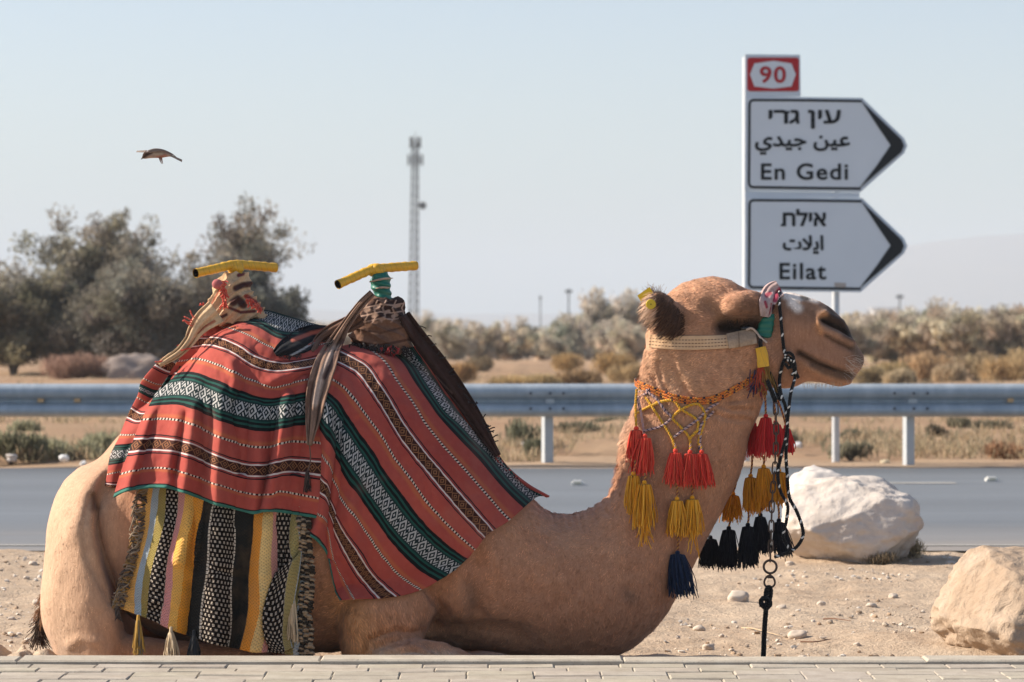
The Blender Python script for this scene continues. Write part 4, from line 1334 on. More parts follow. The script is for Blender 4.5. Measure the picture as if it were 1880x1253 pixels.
# ---- pattern of the red blankets
def blanket_material(name, hem0):
    t = NT(name)
    U, V = t.uv()
    wob = (t.noise(7.0, 2, 0.5) - 0.5) * 0.012
    Vw = V + wob
    f = (Vw + 0.5).fract() - 0.5
    a = f.abs()
    b = 0.5 - a
    c = (a - 0.25).abs()
    fine = t.noise(45.0, 3, 0.6)
    red = t.mix(t.noise(3.0, 4, 0.6).step(0.3, 0.75), (0.30, 0.050, 0.040), (0.40, 0.080, 0.058))
    red = t.mix(fine.step(0.45, 0.8) * 0.35, red, (0.43, 0.105, 0.072))
    # orange shading stripe beside the dotted line
    d2 = (a - 0.222).abs()
    col = t.mix(d2.step(0.024, 0.0) * 0.4, red, (0.50, 0.18, 0.05))
    # green band
    green, blk, grey = (0.013, 0.066, 0.052), (0.006, 0.007, 0.008), (0.38, 0.37, 0.355)
    p = 0.060
    tt = ((U / p).fract() * 2 - 1).abs()
    s = (f / 0.056).abs()
    rr = tt * 1.55 + s
    ring = t.math('ADD', rr.lt(0.24), rr.band(0.60, 1.0))
    alt = ((tt * 1.35 - s * 0.75) * 1.7 + 0.25).fract().gt(0.56)
    motif = t.math('ADD', ring, alt * rr.gt(1.30), clamp=True)
    mot = t.mix(motif, (0.010, 0.020, 0.022), grey)
    gb = t.mix(a.band(0.078, 0.095), green, blk)
    gb = t.mix(a.gt(0.110), gb, blk)
    gb = t.mix(a.lt(0.054), gb, mot)
    gb = t.mix(a.band(0.0535, 0.066), gb, (0.010, 0.030, 0.028))
    col = t.mix(a.lt(0.132) * Vw.lt(hem0 - 0.12), col, gb)
    # brown band
    p2 = 0.040
    t2 = ((U / p2).fract() * 2 - 1).abs()
    s2 = b / 0.046
    r2_ = t2 * 1.25 + s2 * 0.95
    ring2 = t.math('ADD', r2_.band(0.30, 0.62), r2_.band(1.0, 1.3))
    br = t.mix(ring2 * 0.8, (0.035, 0.011, 0.008), (0.27, 0.115, 0.05))
    bb = t.mix(b.band(0.053, 0.068), t.mix(0.5, red, (0.15, 0.02, 0.03)), (0.56, 0.50, 0.46))
    bb = t.mix(b.band(0.086, 0.098), bb, (0.010, 0.008, 0.010))
    bb = t.mix(b.lt(0.047), bb, br)
    bb = t.mix(b.band(0.045, 0.049), bb, (0.03, 0.012, 0.01))
    col = t.mix(b.lt(0.098), col, bb)
    # dotted line
    dots = (U / 0.0135).fract().gt(0.5)
    col = t.mix(c.lt(0.0095), col, t.mix(dots, (0.02, 0.012, 0.012), (0.56, 0.46, 0.37)))
    # green binding at the hem (v beyond 0.965)
    hem = Vw.gt(hem0)
    col = t.mix(hem, col, t.mix(Vw.gt(hem0 + 0.015), (0.01, 0.012, 0.012), (0.04, 0.15, 0.115)))
    # wear and dust
    col = t.mix(t.noise(2.2, 4, 0.65).step(0.55, 0.8) * 0.40, col, (0.37, 0.18, 0.13))
    t.bump(t.noise(260.0, 2, 0.6), 0.35, 0.0015)
    return t.out(col, 0.92, spec=0.06, sheen=0.05)
M_bl1 = blanket_material('striped blanket', 0.94)
M_bl2 = blanket_material('striped blanket, bright', 1.925)

def blanket_rows(rows, nu, nv_per=14):
    vs = [r[0] for r in rows]
    A = np.stack([crom(r[1], nu) for r in rows])
    vq = np.concatenate([np.linspace(a, b, max(3, int(nv_per * (b - a) / 0.12) + 1))[:-1] for a, b in zip(vs[:-1], vs[1:])] + [[vs[-1]]])
    G = cubic_v(vs, A, vq)
    return vq, G[..., 0], G[..., 1]

# ---------------- heavy woven rug below the rear blanket
t = NT('woven rug')
U, V = t.uv()          # U across (0..1), V down the rug in metres
stops = [(0.0, (0.80, 0.42, 0.11)), (0.055, (0.34, 0.44, 0.52)), (0.10, (0.30, 0.235, 0.07)), (0.145, (0.30, 0.28, 0.25)), (0.205, (0.66, 0.28, 0.28)), (0.25, (0.82, 0.44, 0.10)), (0.30, (0.74, 0.29, 0.03)),
         (0.35, (0.018, 0.020, 0.020)), (0.415, (0.32, 0.30, 0.27)), (0.565, (0.016, 0.018, 0.018)), (0.68, (0.74, 0.28, 0.035)), (0.735, (0.76, 0.52, 0.21)), (0.785, (0.68, 0.31, 0.28)), (0.825, (0.28, 0.26, 0.22)), (0.92, (0.30, 0.25, 0.10)), (0.965, (0.40, 0.44, 0.46))]
Uw = U + (t.noise(60.0, 2, 0.6) - 0.5) * 0.006
base = t.ramp(Uw, stops, True)
blkz = t.math('ADD', Uw.band(0.35, 0.42), Uw.band(0.56, 0.68))
base = t.mix(t.noise(18.0, 3, 0.6).step(0.35, 0.75) * (1.0 - blkz) * 0.5, base, t.mix(0.5, base, (0.40, 0.26, 0.13)))
base = t.mix(t.noise(5.0, 4, 0.65).step(0.5, 0.8) * 0.45, base, (0.24, 0.16, 0.09))
bw = t.math('ADD', t.math('ADD', Uw.band(0.145, 0.205), Uw.band(0.42, 0.56)), Uw.band(0.825, 0.92))
cu, cv = U / 0.0205, V / 0.0150
rowp = (cv.floor() * 0.5).fract()
cell = ((cu + rowp).fract() - 0.5).abs() * 2.0
cellv = ((cv.fract()) - 0.5).abs() * 2.0
knot = cell.lt(0.46) * cellv.lt(0.58)
base = t.mix(bw, base, t.mix(knot, (0.008, 0.007, 0.007), (0.40, 0.34, 0.28)))
cord = t.math('ADD', Uw.band(0.411, 0.421), Uw.band(0.559, 0.569))
base = t.mix(cord, base, t.mix((V / 0.012).fract().gt(0.25), (0.05, 0.04, 0.03), (0.60, 0.53, 0.44)))
wv = ((U * 400.0).sin() * ((V * 560.0) + (U * 200.0).sin()).sin())
base = t.mix(wv.step(-0.1, -0.9) * 0.6, base, t.mix(0.7, base, (0.05, 0.03, 0.02)))
t.bump(wv, 0.6, 0.0025)
t.bump(knot * bw, 0.6, 0.004)
M_rug = t.out(base, 0.95, spec=0.05)
sT = [(0.0, 272), (0.055, 291), (0.10, 303), (0.145, 315), (0.205, 333), (0.25, 346), (0.30, 358), (0.35, 375), (0.415, 393), (0.565, 437), (0.68, 470), (0.735, 485), (0.785, 498), (0.825, 507), (0.92, 536), (0.965, 550), (1.0, 562)]
sM = [248, 264, 275, 291, 313, 326, 342, 361, 388, 430, 465, 480, 497, 508, 536, 546, 556]
sB = [222, 250, 262, 272, 299, 315, 328, 342, 367, 411, 438, 458, 476, 487, 521, 534, 560]
us = np.array([a for a, _ in sT])
nu = 220
uq = np.linspace(0, 1, nu)
topx = np.interp(uq, us, [b for _, b in sT]); midx = np.interp(uq, us, sM); botx = np.interp(uq, us, sB)
boty = np.interp(botx, [222, 290, 340, 400, 460, 500, 560], [1116, 1142, 1166, 1186, 1196, 1198, 1206])
topy = np.full(nu, 872.0)
midy = topy + (boty - topy) * 0.48
tq = np.linspace(0, 1, 150)[:, None]
L0, L1, L2 = (1 - tq) * (1 - 2 * tq), 4 * tq * (1 - tq), tq * (2 * tq - 1)
PX = blur2(topx * L0 + midx * L1 + botx * L2, 2, 1)
PY = topy + (boty - topy) * tq
PX = PX + 2.0 * np.sin(PY / 23.0 + PX / 30.0) + 4.0 * np.sin(PY / 61.0 + PX / 70.0 + 1.0) * np.clip((PY - 900) / 60, 0, 1)
D = body_depth(PX, PY, [bvh_body])
Draw = np.where(np.isnan(D), 99.0, D)
D = np.where(np.isnan(D), 9e9, D)
D = np.minimum.accumulate(D, axis=0)
D = np.where(D > 100, np.min(D, axis=0)[None, :], D)
D = np.minimum(D, 10.66 + 0.10 * (1 - uq)[None, :])
D = blur2(blur2(D, 12, 0), 30, 1)
ff = fold_field(PX, PY, [([(352, 900), (345, 980), (330, 1030)], 10, 0.0351), ([(372, 900), (362, 1000), (345, 1160)], 12, -0.0281), ([(300, 960), (285, 1100)], 14, 0.0211), ([(262, 930), (240, 1100)], 10, -0.0140),
                         ([(410, 920), (400, 1000), (395, 1180)], 17, 0.0304), ([(455, 920), (452, 1060), (420, 1190)], 13, -0.0304), ([(490, 950), (486, 1060), (470, 1190)], 14, 0.0257),
                         ([(520, 940), (522, 1050), (505, 1100)], 12, -0.0164), ([(548, 960), (530, 1060)], 9, 0.0234), ([(400, 1050), (440, 1060)], 10, -0.0140), ([(360, 1060), (380, 1050)], 14, 0.0140)])
D = D - 0.012 - ff * np.clip((PY - 905) / 60, 0.1, 1) - 0.0025 * fbm(np.stack([PX / 16, PY / 16, PX * 0], -1), 3, 71) - 0.006 * np.sin(PX / 12.0)
over_ = np.maximum(D - (Draw - 0.012), 0)
D = D - blur2(blur2(over_, 4, 0), 4, 1) - 0.6 * over_
D = np.minimum(D, Draw - 0.006)
G = Wn(PX, PY, D)
rug_grid = G.copy()
vlen = (boty.mean() - 872) / 520.0
UV = np.stack(np.broadcast_arrays(uq[None, :], tq * vlen), -1)
rug = link('woven_rug', np_mesh('woven_rug', G.reshape(-1, 3), grid_faces(150, nu), uv=UV.reshape(-1, 2)), M_rug)
solid(rug, 0.008)
tag(rug, 'thick woven rug with yellow, black and pink stripes hanging under the red rear blanket', 'rug')

def mesh_bvh(objs):
    out = []
    for o in objs:
        me = o.data
        out.append(BVHTree.FromPolygons([tuple(v.co) for v in me.vertices], [tuple(p.vertices) for p in me.polygons]))
    return out
bv_rug = mesh_bvh([rug])
# ---------------- rear blanket
REAR = [
    (-0.62, [(412, 566), (452, 568), (490, 573), (530, 583), (565, 594), (605, 604)]),
    (-0.50, [(402, 574), (440, 578), (480, 584), (520, 596), (560, 603), (605, 610)]),
    (-0.95 + 0.60, [(385, 588), (415, 594), (450, 602), (478, 616), (498, 632), (530, 638), (600, 625)]),
    (-0.25, [(372, 598), (408, 602), (435, 608), (465, 620), (492, 637), (530, 648), (598, 638)]),
    (0.0 - 0.12, [(352, 622), (395, 624), (432, 636), (465, 656), (498, 668), (536, 668), (594, 656)]),
]
REAR = [
    (-1.06, [(424, 560), (455, 566), (490, 572), (530, 583), (565, 594), (606, 604)]),
    (-1.00, [(414, 568), (448, 574), (486, 582), (518, 597), (560, 603), (606, 609)]),
    (-0.77, [(392, 594), (412, 599), (438, 607), (466, 619), (493, 634), (530, 644), (602, 630)]),
    (-0.50, [(350, 630), (395, 629), (432, 642), (465, 664), (499, 674), (536, 674), (598, 662)]),
    (-0.25, [(326, 664), (365, 661), (408, 674), (448, 694), (492, 709), (522, 708), (596, 690)]),
    (0.0, [(290, 720), (341, 714), (381, 728), (421, 745), (465, 756), (502, 758), (596, 742)]),
    (0.25, [(262, 772), (314, 771), (354, 780), (408, 805), (459, 820), (499, 821), (532, 811), (594, 815)]),
    (0.5, [(243, 819), (291, 817), (341, 823), (381, 839), (415, 854), (459, 864), (499, 862), (529, 855), (592, 860)]),
    (0.75, [(222, 872), (264, 862), (314, 862), (368, 879), (415, 896), (459, 907), (495, 909), (516, 903), (590, 916)]),
    (0.985, [(210, 914), (230, 904), (264, 898), (304, 897), (341, 907), (381, 922), (415, 932), (465, 944), (484, 941), (512, 941), (588, 953)]),
]
bv = [bvh_body]
def drape(rows, nu, folds, lift, name, cum=True, ridge_rows=4, usc=None, smooth_u=5, nv_per=14, push=None, mat=None):
    vq, PX, PY = blanket_rows(rows, nu, nv_per)
    D = body_depth(PX, PY, bv)
    Draw = np.where(np.isnan(D), 99.0, D)
    # rows that miss the body: carry from the ridge (the middle plane)
    D[np.isnan(D)] = YC
    D[:1] = YC
    D = blur2(D, 6, 0)
    D = blur2(D, smooth_u, 1)
    if cum:
        D = np.minimum.accumulate(D, axis=0)
        D = blur2(D, 5, 0)
    D[:1] = YC
    ff = fold_field(PX, PY, folds)
    wr = fbm(np.stack([PX / 26.0, PY / 60.0, PX * 0], -1), 3, 41) * 0.0058 + fbm(np.stack([PX / 9.0, PY / 14.0, PX * 0], -1), 2, 42) * 0.0016
    rampv = np.clip(np.arange(len(vq)) / 10.0, 0, 1)[:, None]
    Df = D - lift * rampv - (ff + wr) * rampv
    if push is not None:
        Df = Df + push(PX, PY)
    Dr = body_depth(PX, PY, bv_rug)
    gap = np.where(np.isnan(Dr), 0.0, np.maximum(Df - (Dr - 0.014), 0))
    Df = Df - blur2(blur2(gap, 3, 0), 3, 1) - 0.35 * gap
    over_ = np.maximum(Df - (Draw - 0.014), 0)
    Df = Df - blur2(blur2(over_, 4, 0), 4, 1) - 0.5 * over_
    Df = np.minimum(Df, Draw - 0.007)
    near = Wn(PX, PY, Df)
    # far half: mirror across the middle plane
    far = near[1:][::-1].copy()
    far[..., 1] = 2 * YC - far[..., 1] + 0.0
    Vv = np.concatenate([2 * vq[0] - vq[1:][::-1], vq])
    G = np.concatenate([far, near])
    nv = len(Vv)
    L = usc if usc else 0.8
    uu = np.linspace(0, L, nu)
    UV = np.stack(np.broadcast_arrays(uu[None, :], Vv[:, None]), -1)
    me = np_mesh(name, G.reshape(-1, 3), grid_faces(nv, nu), uv=UV.reshape(-1, 2))
    o = link(name, me, mat or M_bl1)
    return o, near
folds_rear = [
    ([(300, 700), (270, 780), (232, 905)], 9, 0.0405), ([(330, 760), (318, 830), (306, 900)], 12, 0.0243), ([(356, 745), (350, 800), (338, 905)], 11, 0.0459), ([(345, 760), (322, 870)], 9, -0.0216),
    ([(385, 735), (380, 820), (372, 915)], 12, -0.0270), ([(405, 720), (408, 790), (398, 850), (402, 925)], 13, 0.0405), ([(440, 735), (448, 830), (440, 935)], 13, -0.0324),
    ([(470, 745), (476, 820), (470, 940)], 12, 0.0216), ([(530, 730), (512, 830), (490, 945)], 12, 0.0459), ([(505, 760), (500, 830), (478, 935)], 9, -0.0270), ([(555, 700), (545, 800), (540, 945)], 13, -0.0297),
    ([(425, 665), (432, 700), (428, 730)], 9, 0.0216), ([(450, 690), (470, 720), (480, 745)], 11, -0.0135), ([(500, 700), (530, 690), (570, 672)], 9, 0.0216), ([(470, 715), (510, 730), (560, 712)], 12, -0.0162),
    ([(480, 640), (520, 665), (580, 650)], 9, -0.0189), ([(360, 700), (340, 730)], 12, 0.0135), ([(400, 610), (450, 640), (480, 668)], 7, 0.0081),
    ([(212, 915), (260, 900), (300, 898)], 10, 0.0203)]
rear, rear_near = drape(REAR, 250, folds_rear, 0.020, 'striped_blanket', nv_per=15, usc=0.78, push=lambda a, b: -0.03 * np.clip((b - 760) / 150, 0, 1) - 0.05 * np.exp(-((a - 235) / 50) ** 2) * np.clip((b - 780) / 130, 0, 1))
solid(rear, 0.005)
tag(rear, 'faded red striped blanket with green bands draped over the camel rump and hump', 'blanket', 'red striped blankets on the camel')

# folded-back rear edge of that blanket, showing a second run of stripes
EDGE = [
    (-0.55, [(300, 655), (322, 668), (338, 676)]), (-0.30, [(268, 690), (292, 700), (318, 702)]), (0.25, [(252, 730), (275, 742), (302, 740)]),
    (0.5 - 0.0, [(238, 758), (258, 768), (290, 760)]), (0.80, [(218, 808), (244, 806), (272, 800)]), (1.0, [(204, 836), (226, 834), (260, 822)]), (1.25, [(198, 872), (215, 868), (246, 862)]), (1.5, [(194, 893), (210, 897), (238, 895)])]
vq, PX, PY = blanket_rows(EDGE, 26, 12)
D = body_depth(PX, PY, bv)
D[np.isnan(D)] = np.nanmax(D)
D = blur2(blur2(D, 10, 0), 4, 1)
D = D - 0.012 - 0.014 * np.sin(np.linspace(0, 2.6 * math.pi, 26))[None, :] * np.linspace(0.3, 1, len(vq))[:, None]
G = Wn(PX, PY, D)
M_edge = M_bl1
mb = MB()
uu = np.linspace(0.1, 0.26, 26)
UV = np.stack(np.broadcast_arrays(uu[None, :], np.minimum(vq, 9)[:, None] - (vq[:, None] > 0.90) * 0.0 - 2.0), -1)
me = np_mesh('turned_edge', G.reshape(-1, 3), grid_faces(len(vq), 26), uv=UV.reshape(-1, 2))
solid(link('turned_edge', me, M_bl1, rear), 0.004)

# ---------------- front blanket
FRONT = [
    (-0.42, [(778, 628), (800, 664), (826, 700), (852, 742), (880, 782), (905, 822), (930, 858), (968, 890), (1008, 913)]),
    (-0.25, [(768, 632), (790, 672), (812, 704), (838, 742), (864, 780), (892, 820), (920, 858), (960, 890), (1004, 914)]),
    (0.0, [(742, 640), (773, 676), (789, 702), (822, 753), (850, 778), (875, 804), (904, 832), (929, 863), (952, 888), (984, 914)]),
    (0.25, [(662, 632), (703, 663), (729, 702), (757, 740), (783, 783), (820, 828), (864, 877), (916, 937), (935, 956)]),
    (0.5, [(606, 650), (642, 667), (668, 684), (703, 735), (724, 771), (744, 801), (770, 835), (798, 868), (840, 918), (896, 981)]),
    (0.75, [(596, 692), (632, 712), (665, 755), (683, 778), (703, 806), (724, 842), (752, 878), (783, 921), (830, 972), (872, 1010)]),
    (1.0, [(590, 745), (617, 783), (634, 814), (652, 842), (670, 870), (701, 916), (733, 959), (770, 999), (800, 1025), (836, 1046)]),
    (1.25, [(586, 828), (600, 848), (623, 909), (642, 937), (662, 964), (683, 993), (698, 1016), (719, 1041), (742, 1064), (772, 1084)]),
    (1.5, [(580, 884), (598, 902), (611, 947), (625, 980), (639, 1003), (654, 1028), (667, 1049), (683, 1068), (698, 1085), (712, 1098)]),
    (1.75, [(574, 936), (590, 948), (602, 968), (610, 1022), (618, 1040), (626, 1056), (634, 1074), (650, 1101)]),
    (1.96, [(566, 981), (581, 994), (596, 1012), (604, 1034), (607, 1052), (612, 1072), (617, 1090), (624, 1103)]),
]
folds_front = [
    ([(600, 745), (604, 830), (590, 950), (575, 990)], 11, .040), ([(622, 770), (616, 860), (604, 960), (606, 1020)], 9, -.030), ([(630, 800), (650, 880), (640, 960)], 13, .014),
    ([(632, 700), (650, 735), (655, 760)], 8, .014), ([(612, 690), (600, 725)], 8, .014), ([(690, 760), (740, 850)], 20, -.006), ([(640, 930), (660, 1020)], 12, .012),
    ([(770, 660), (790, 700), (815, 730)], 10, .010), ([(700, 1000), (760, 1040)], 16, .006), ([(620, 1030), (640, 1070)], 8, -.012)]
front, front_near = drape(FRONT, 300, folds_front, 0.022, 'striped_blanket', nv_per=17, usc=0.93, smooth_u=6, cum=True, mat=M_bl2)
solid(front, 0.005)
tag(front, 'brighter red striped blanket with diagonal green bands draped over the camel shoulder', 'blanket', 'red striped blankets on the camel')

bv_cloth = mesh_bvh([rear, front, rug])
ALL = [bvh_body] + bv_cloth
def on(px, py, off=0.006, default=10.7, bvhs=None):
    y = ray(px, py, bvhs or ALL, default)
    return np.array(W(px, py, y - off))
def strand_line(p0, d, L, n=5, sag=0.0, jit=0.25):
    """a thread from p0 that starts along d and falls"""
    P = [np.array(p0, float)]
    v = np.array(d, float)
    v /= np.linalg.norm(v) + 1e-9
    for i in range(n):
        P.append(P[-1] + v * L / n)
        v = v + np.array([0, 0, -sag]) + rng.normal(size=3) * jit * 0.3
        v /= np.linalg.norm(v)
    return np.array(P)
# braided and tasselled edges of the rug
M_fringe = simple_mat('rug fringe', (0.40, 0.31, 0.22), (0.10, 0.08, 0.07), 60, 0.95, tint=True)
mb = MB()
for i in range(6, 150, 1):
    p = rug_grid[i, 0] + np.array([0, -0.006, 0])
    s_ = 1 if i % 2 else -1
    wv_ = 0.012 + 0.022 * rng.random()
    tn = [(1.0, 0.95, 0.9), (0.30, 0.29, 0.33), (0.7, 0.6, 0.5), (1.1, 0.8, 0.35)][rng.integers(0, 4)]
    pts = [p + [0.014, -0.004, 0.0], p + [-wv_ * 0.45, -0.014, 0.012 * s_ + rng.normal() * .003], p + [-wv_, -0.004, -0.006 + rng.normal() * .006]]
    pts = [q_ + rng.normal(size=3) * 0.0045 for q_ in pts]
    mb.tube(crom(pts, 6), 0.0030, 5, False, col=tn)
for q in range(10):
    i = rng.integers(20, 140)
    p = rug_grid[i, 0] + [-0.02, -0.012, 0]
    mb.tube(crom([p, p + [-0.012 + 0.03 * rng.random(), -0.006, -0.03], p + [-0.02, -0.004, -0.06]], 7), 0.0030, 5, False, col=(1.1, 1.05, 0.95))
for j in range(34):
    p = rug_grid[-1, 0] + np.array([-0.028 + 0.03 * rng.random(), -0.006 - 0.012 * rng.random(), 0.01])
    mb.tube(strand_line(p, (-0.1, 0, -1), 0.045 + 0.03 * rng.random(), 4, 0.2, 0.8), 0.0018, 4, False, col=(0.42, 0.42, 0.5))
mb.build('fringe', M_fringe, rug, colors=True)
# right-hand braided edge
mb = MB()
for i in range(8, 150, 2):
    p = rug_grid[i, -1]
    for k, dx in enumerate((0.0, 0.016, 0.032)):
        q = p + [dx - 0.008, -0.012 - 0.004 * k, 0]
        q = q + rng.normal(size=3) * 0.0022
        a, b = q + [-0.0065, 0, 0.001], q + [0.0065, -0.002, -0.001]
        tn = (1.15, 1.05, 0.9) if (i // 2 + k + int(rng.random() < .15)) % 2 else (0.12, 0.11, 0.10)
        mb.tube(crom([a, (a + b) / 2 + [0, -0.006, 0.002], b], 5), 0.0050 + 0.001 * rng.random(), 5, True, col=tn)
mb.build('braided_edge', M_fringe, rug, colors=True)
# tassels under the rug and on its fold
def yarn(mb, top, L, r0, r1, n, cols, th=0.0016, tilt=(0, 0), jag=0.22, segs=6, knot=True):
    """a tassel skirt: n threads falling from a knot"""
    top = np.asarray(top, float)
    for k in range(n):
        a = rng.random() * 6.283
        r = rng.random() ** 0.5
        l = L * (1 - jag * rng.random())
        tt = np.linspace(0, 1, segs)
        sh = r0 + (r1 - r0) * (1 - (1 - tt) ** 2.2)
        wob = np.cumsum(rng.normal(size=(segs, 3)) * 0.0024, 0)
        x = top[0] + np.cos(a) * r * sh + tilt[0] * tt * L
        y = top[1] + np.sin(a) * r * sh + tilt[1] * tt * L
        z = top[2] - l * tt + 0.006 * (1 - r) * (1 - tt)
        P = np.stack([x, y, z], 1) + wob * tt[:, None]
        c = np.array(cols[rng.integers(0, len(cols))]) * (0.75 + 0.5 * rng.random())
        mb.tube(P, np.linspace(th, th * 0.8, segs), 3, False, col=c)
M_yarn = NT('yarn'); M_yarn.b.inputs['Sheen Weight'].default_value = 0.2
M_yarn = M_yarn.out(M_yarn.attr('tint'), 0.9, spec=0.1)
CREAM = [(0.56, 0.44, 0.29), (0.48, 0.36, 0.23)]
OCHR = [(0.52, 0.30, 0.06), (0.40, 0.24, 0.06), (0.2, 0.17, 0.12)]
for px, py, L, w, cols, ystr in ((254, 1140, .125, .016, OCHR, 10.62), (314, 1162, .10, .024, CREAM, 10.60), (356, 1168, .09, .022, [(0.03, 0.035, 0.04), (0.05, 0.05, 0.05)], 10.60)):
    mb = MB()
    P = np.array(W(px, py, ystr))
    yarn(mb, P, L, 0.007, w, 70, cols, 0.0022)
    mb.tube([P + [0, 0, 0.02], P + [0, 0, -0.012]], [0.005, 0.008], 7, col=cols[0])
    mb.build('tassel', M_yarn, rug, colors=True)
mb = MB()
P0_ = on(538, 1100, 0.02); 
yarn(mb, P0_, 0.15, 0.006, 0.016, 70, CREAM, 0.0022)
mb.build('tassel', M_yarn, rug, colors=True)
# folded-over lower right corner of the rug
FL = [[(508, 1052), (536, 1030), (552, 1012)], [(492, 1088), (520, 1072), (548, 1052)], [(482, 1130), (506, 1132), (540, 1100)], [(486, 1168), (512, 1172), (530, 1150)], [(500, 1194), (520, 1196), (536, 1190)]]
A = np.stack([crom(r, 22) for r in FL])
Gf = cubic_v(np.linspace(0, 1, 5), A, np.linspace(0, 1, 44))
Df = body_depth(Gf[..., 0], Gf[..., 1], bv_cloth)
Df = blur2(blur2(np.where(np.isnan(Df), np.nanmin(Df), Df), 8, 0), 8, 1) - 0.022 - 0.012 * np.sin(np.linspace(0, math.pi, 22))[None, :]
uvf = np.stack(np.broadcast_arrays(np.linspace(0.83, 0.975, 22)[None, :], np.linspace(0, 0.30, 44)[:, None]), -1)
solid(link('turned_corner', np_mesh('turned_corner', Wn(Gf[..., 0], Gf[..., 1], Df).reshape(-1, 3), grid_faces(44, 22), uv=uvf.reshape(-1, 2)), M_rug, rug), 0.007)
# ================================================================== SADDLE, SCARVES
M_tape = NT('yellow tape')
t = M_tape
c = t.mix(t.noise(14.0, 4, 0.6).step(0.35, 0.75), (0.66, 0.35, 0.022), (0.74, 0.43, 0.04))
c = t.mix(t.noise(55.0, 3, 0.7, vec=t.scaled((2.2, 0.6, 0.6))).step(0.60, 0.70) * 0.6, c, (0.22, 0.16, 0.05))
bx_, by_, bz_ = t.xyz(t.obj())
seam = ((bx_ * 1.0 + bz_ * 0.35) * 52.0 + (t.noise(20.0, 2) - 0.5) * 0.5).fract()
c = t.mix(seam.lt(0.07) * 0.55, c, (0.26, 0.17, 0.04))
c = t.mix(t.noise(11.0, 4, 0.65).step(0.55, 0.75) * 0.4, c, (0.40, 0.27, 0.06))
t.bump(seam, 0.35, 0.0015)
t.bump(t.noise(60.0, 3, 0.6, vec=t.scaled((3.0, 0.6, 0.6))), 0.5, 0.003)
M_tape = t.out(c, 0.45, spec=0.4)
M_hole = simple_mat('pipe inside', (0.02, 0.015, 0.012), rough=0.9)
M_green = simple_mat('green tape', (0.012, 0.17, 0.115), (0.008, 0.11, 0.075), 18, 0.4, spec=0.45, bump=0.5, bscale=45, bdist=0.006)
saddle = empty('saddle', (W(560, 590, YC)[0], YC, 0.6), 'camel saddle showing two T-shaped horns wrapped in yellow tape', 'saddle')
def loft_mesh(name, rows, m, parent, n=120, sub=14, power=2.0, disp=None, col=None):
    V, Fq, F3 = pair_loft(rows, n, sub, power)
    if disp is not None:
        me = np_mesh(name, V, [F3, Fq])
        V = V + vert_normals(me) * disp(V)[:, None]
        bpy.data.meshes.remove(me)
    me = np_mesh(name, V, [F3, Fq], col=None if col is None else col(V))
    return link(name, me, m, parent)
def horn(pts, hub, post, hub_r):
    P = np.array([W(px, py, YC + dy) for px, py, dy in pts])
    C_ = crom(P, 40)
    mb = MB()
    rr = 0.0165 + 0.0007 * np.sin(np.arange(40) * 1.9) + 0.0008 * fbm(np.stack([np.arange(40) * .5, np.zeros(40), np.zeros(40)], -1), 2, 4)
    mb.tube(C_, rr, 18, False)
    mb.tube(C_[-2:], [rr[-1] * 0.99, rr[-1] * 0.9], 18, True)
    h = np.array(W(hub[0], hub[1], YC))
    V, Fc = ico(4)
    V = V * (1 + 0.10 * fbm(V * 2.2, 3, 8))[:, None]
    mb.add(V * np.array([hub_r * 1.25, hub_r, hub_r]) + h, Fc)
    bar = mb.build('handlebar', M_tape, saddle)
    mb = MB()
    mb.tube([C_[0] + (C_[0] - C_[1]) * 0.02, C_[2]], [rr[0] * 0.80, rr[0] * 0.80], 16, False)
    mb.add(np.vstack([C_[1] + rr[0] * 0.86 * np.array([0, math.cos(a), math.sin(a)]) for a in np.linspace(0, 6.28, 17)[:-1]] + [C_[1]]), [[i, (i + 1) % 16, 16] for i in range(16)])
    mb.build('pipe_mouth', M_hole, bar)
    return bar
horn([(359, 502, -0.115), (395, 494, -0.055), (425, 487, -0.01), (450, 487, 0.03), (507, 492, 0.10)], (432, 492), None, 0.024)
horn([(620, 523, -0.115), (655, 507, -0.055), (682, 496, -0.012), (712, 492, 0.03), (764, 488, 0.10)], (690, 497), None, 0.026)
mb = MB()
mb.tube([W(433, 500, YC), W(432, 545, YC), W(431, 600, YC)], [.026, .03, .032], 14)
mb.build('post', M_tape, saddle)
wr_ = loft_mesh('tape_wrap', [(684, 503, 711, 500, .024, 0), (680, 512, 715, 508, .033, 0), (681, 522, 717, 519, .036, 0), (684, 536, 718, 535, .036, 0), (688, 550, 720, 550, .036, 0), (688, 620, 718, 620, .036, 0)], M_green, saddle,
                disp=lambda V: 0.0022 * np.sin(V[:, 2] * 260 + V[:, 0] * 60) + 0.002 * fbm(V * 40, 2, 5))
mb = MB()
for a, b, c_ in (((678, 518), (700, 513), (722, 511)), ((690, 530), (702, 528), (716, 529))):
    mb.tube(crom([on(*a, off=.0, default=YC - .03), np.array(W(*b, YC - .043)), np.array(W(*c_, YC - .034))], 9), [.002, .003, .0035, .004, .0045, .004, .004, .003, .001], 6)
mb.build('loose_tape', simple_mat('tape backing', (0.42, 0.30, 0.22), rough=0.7), wr_)

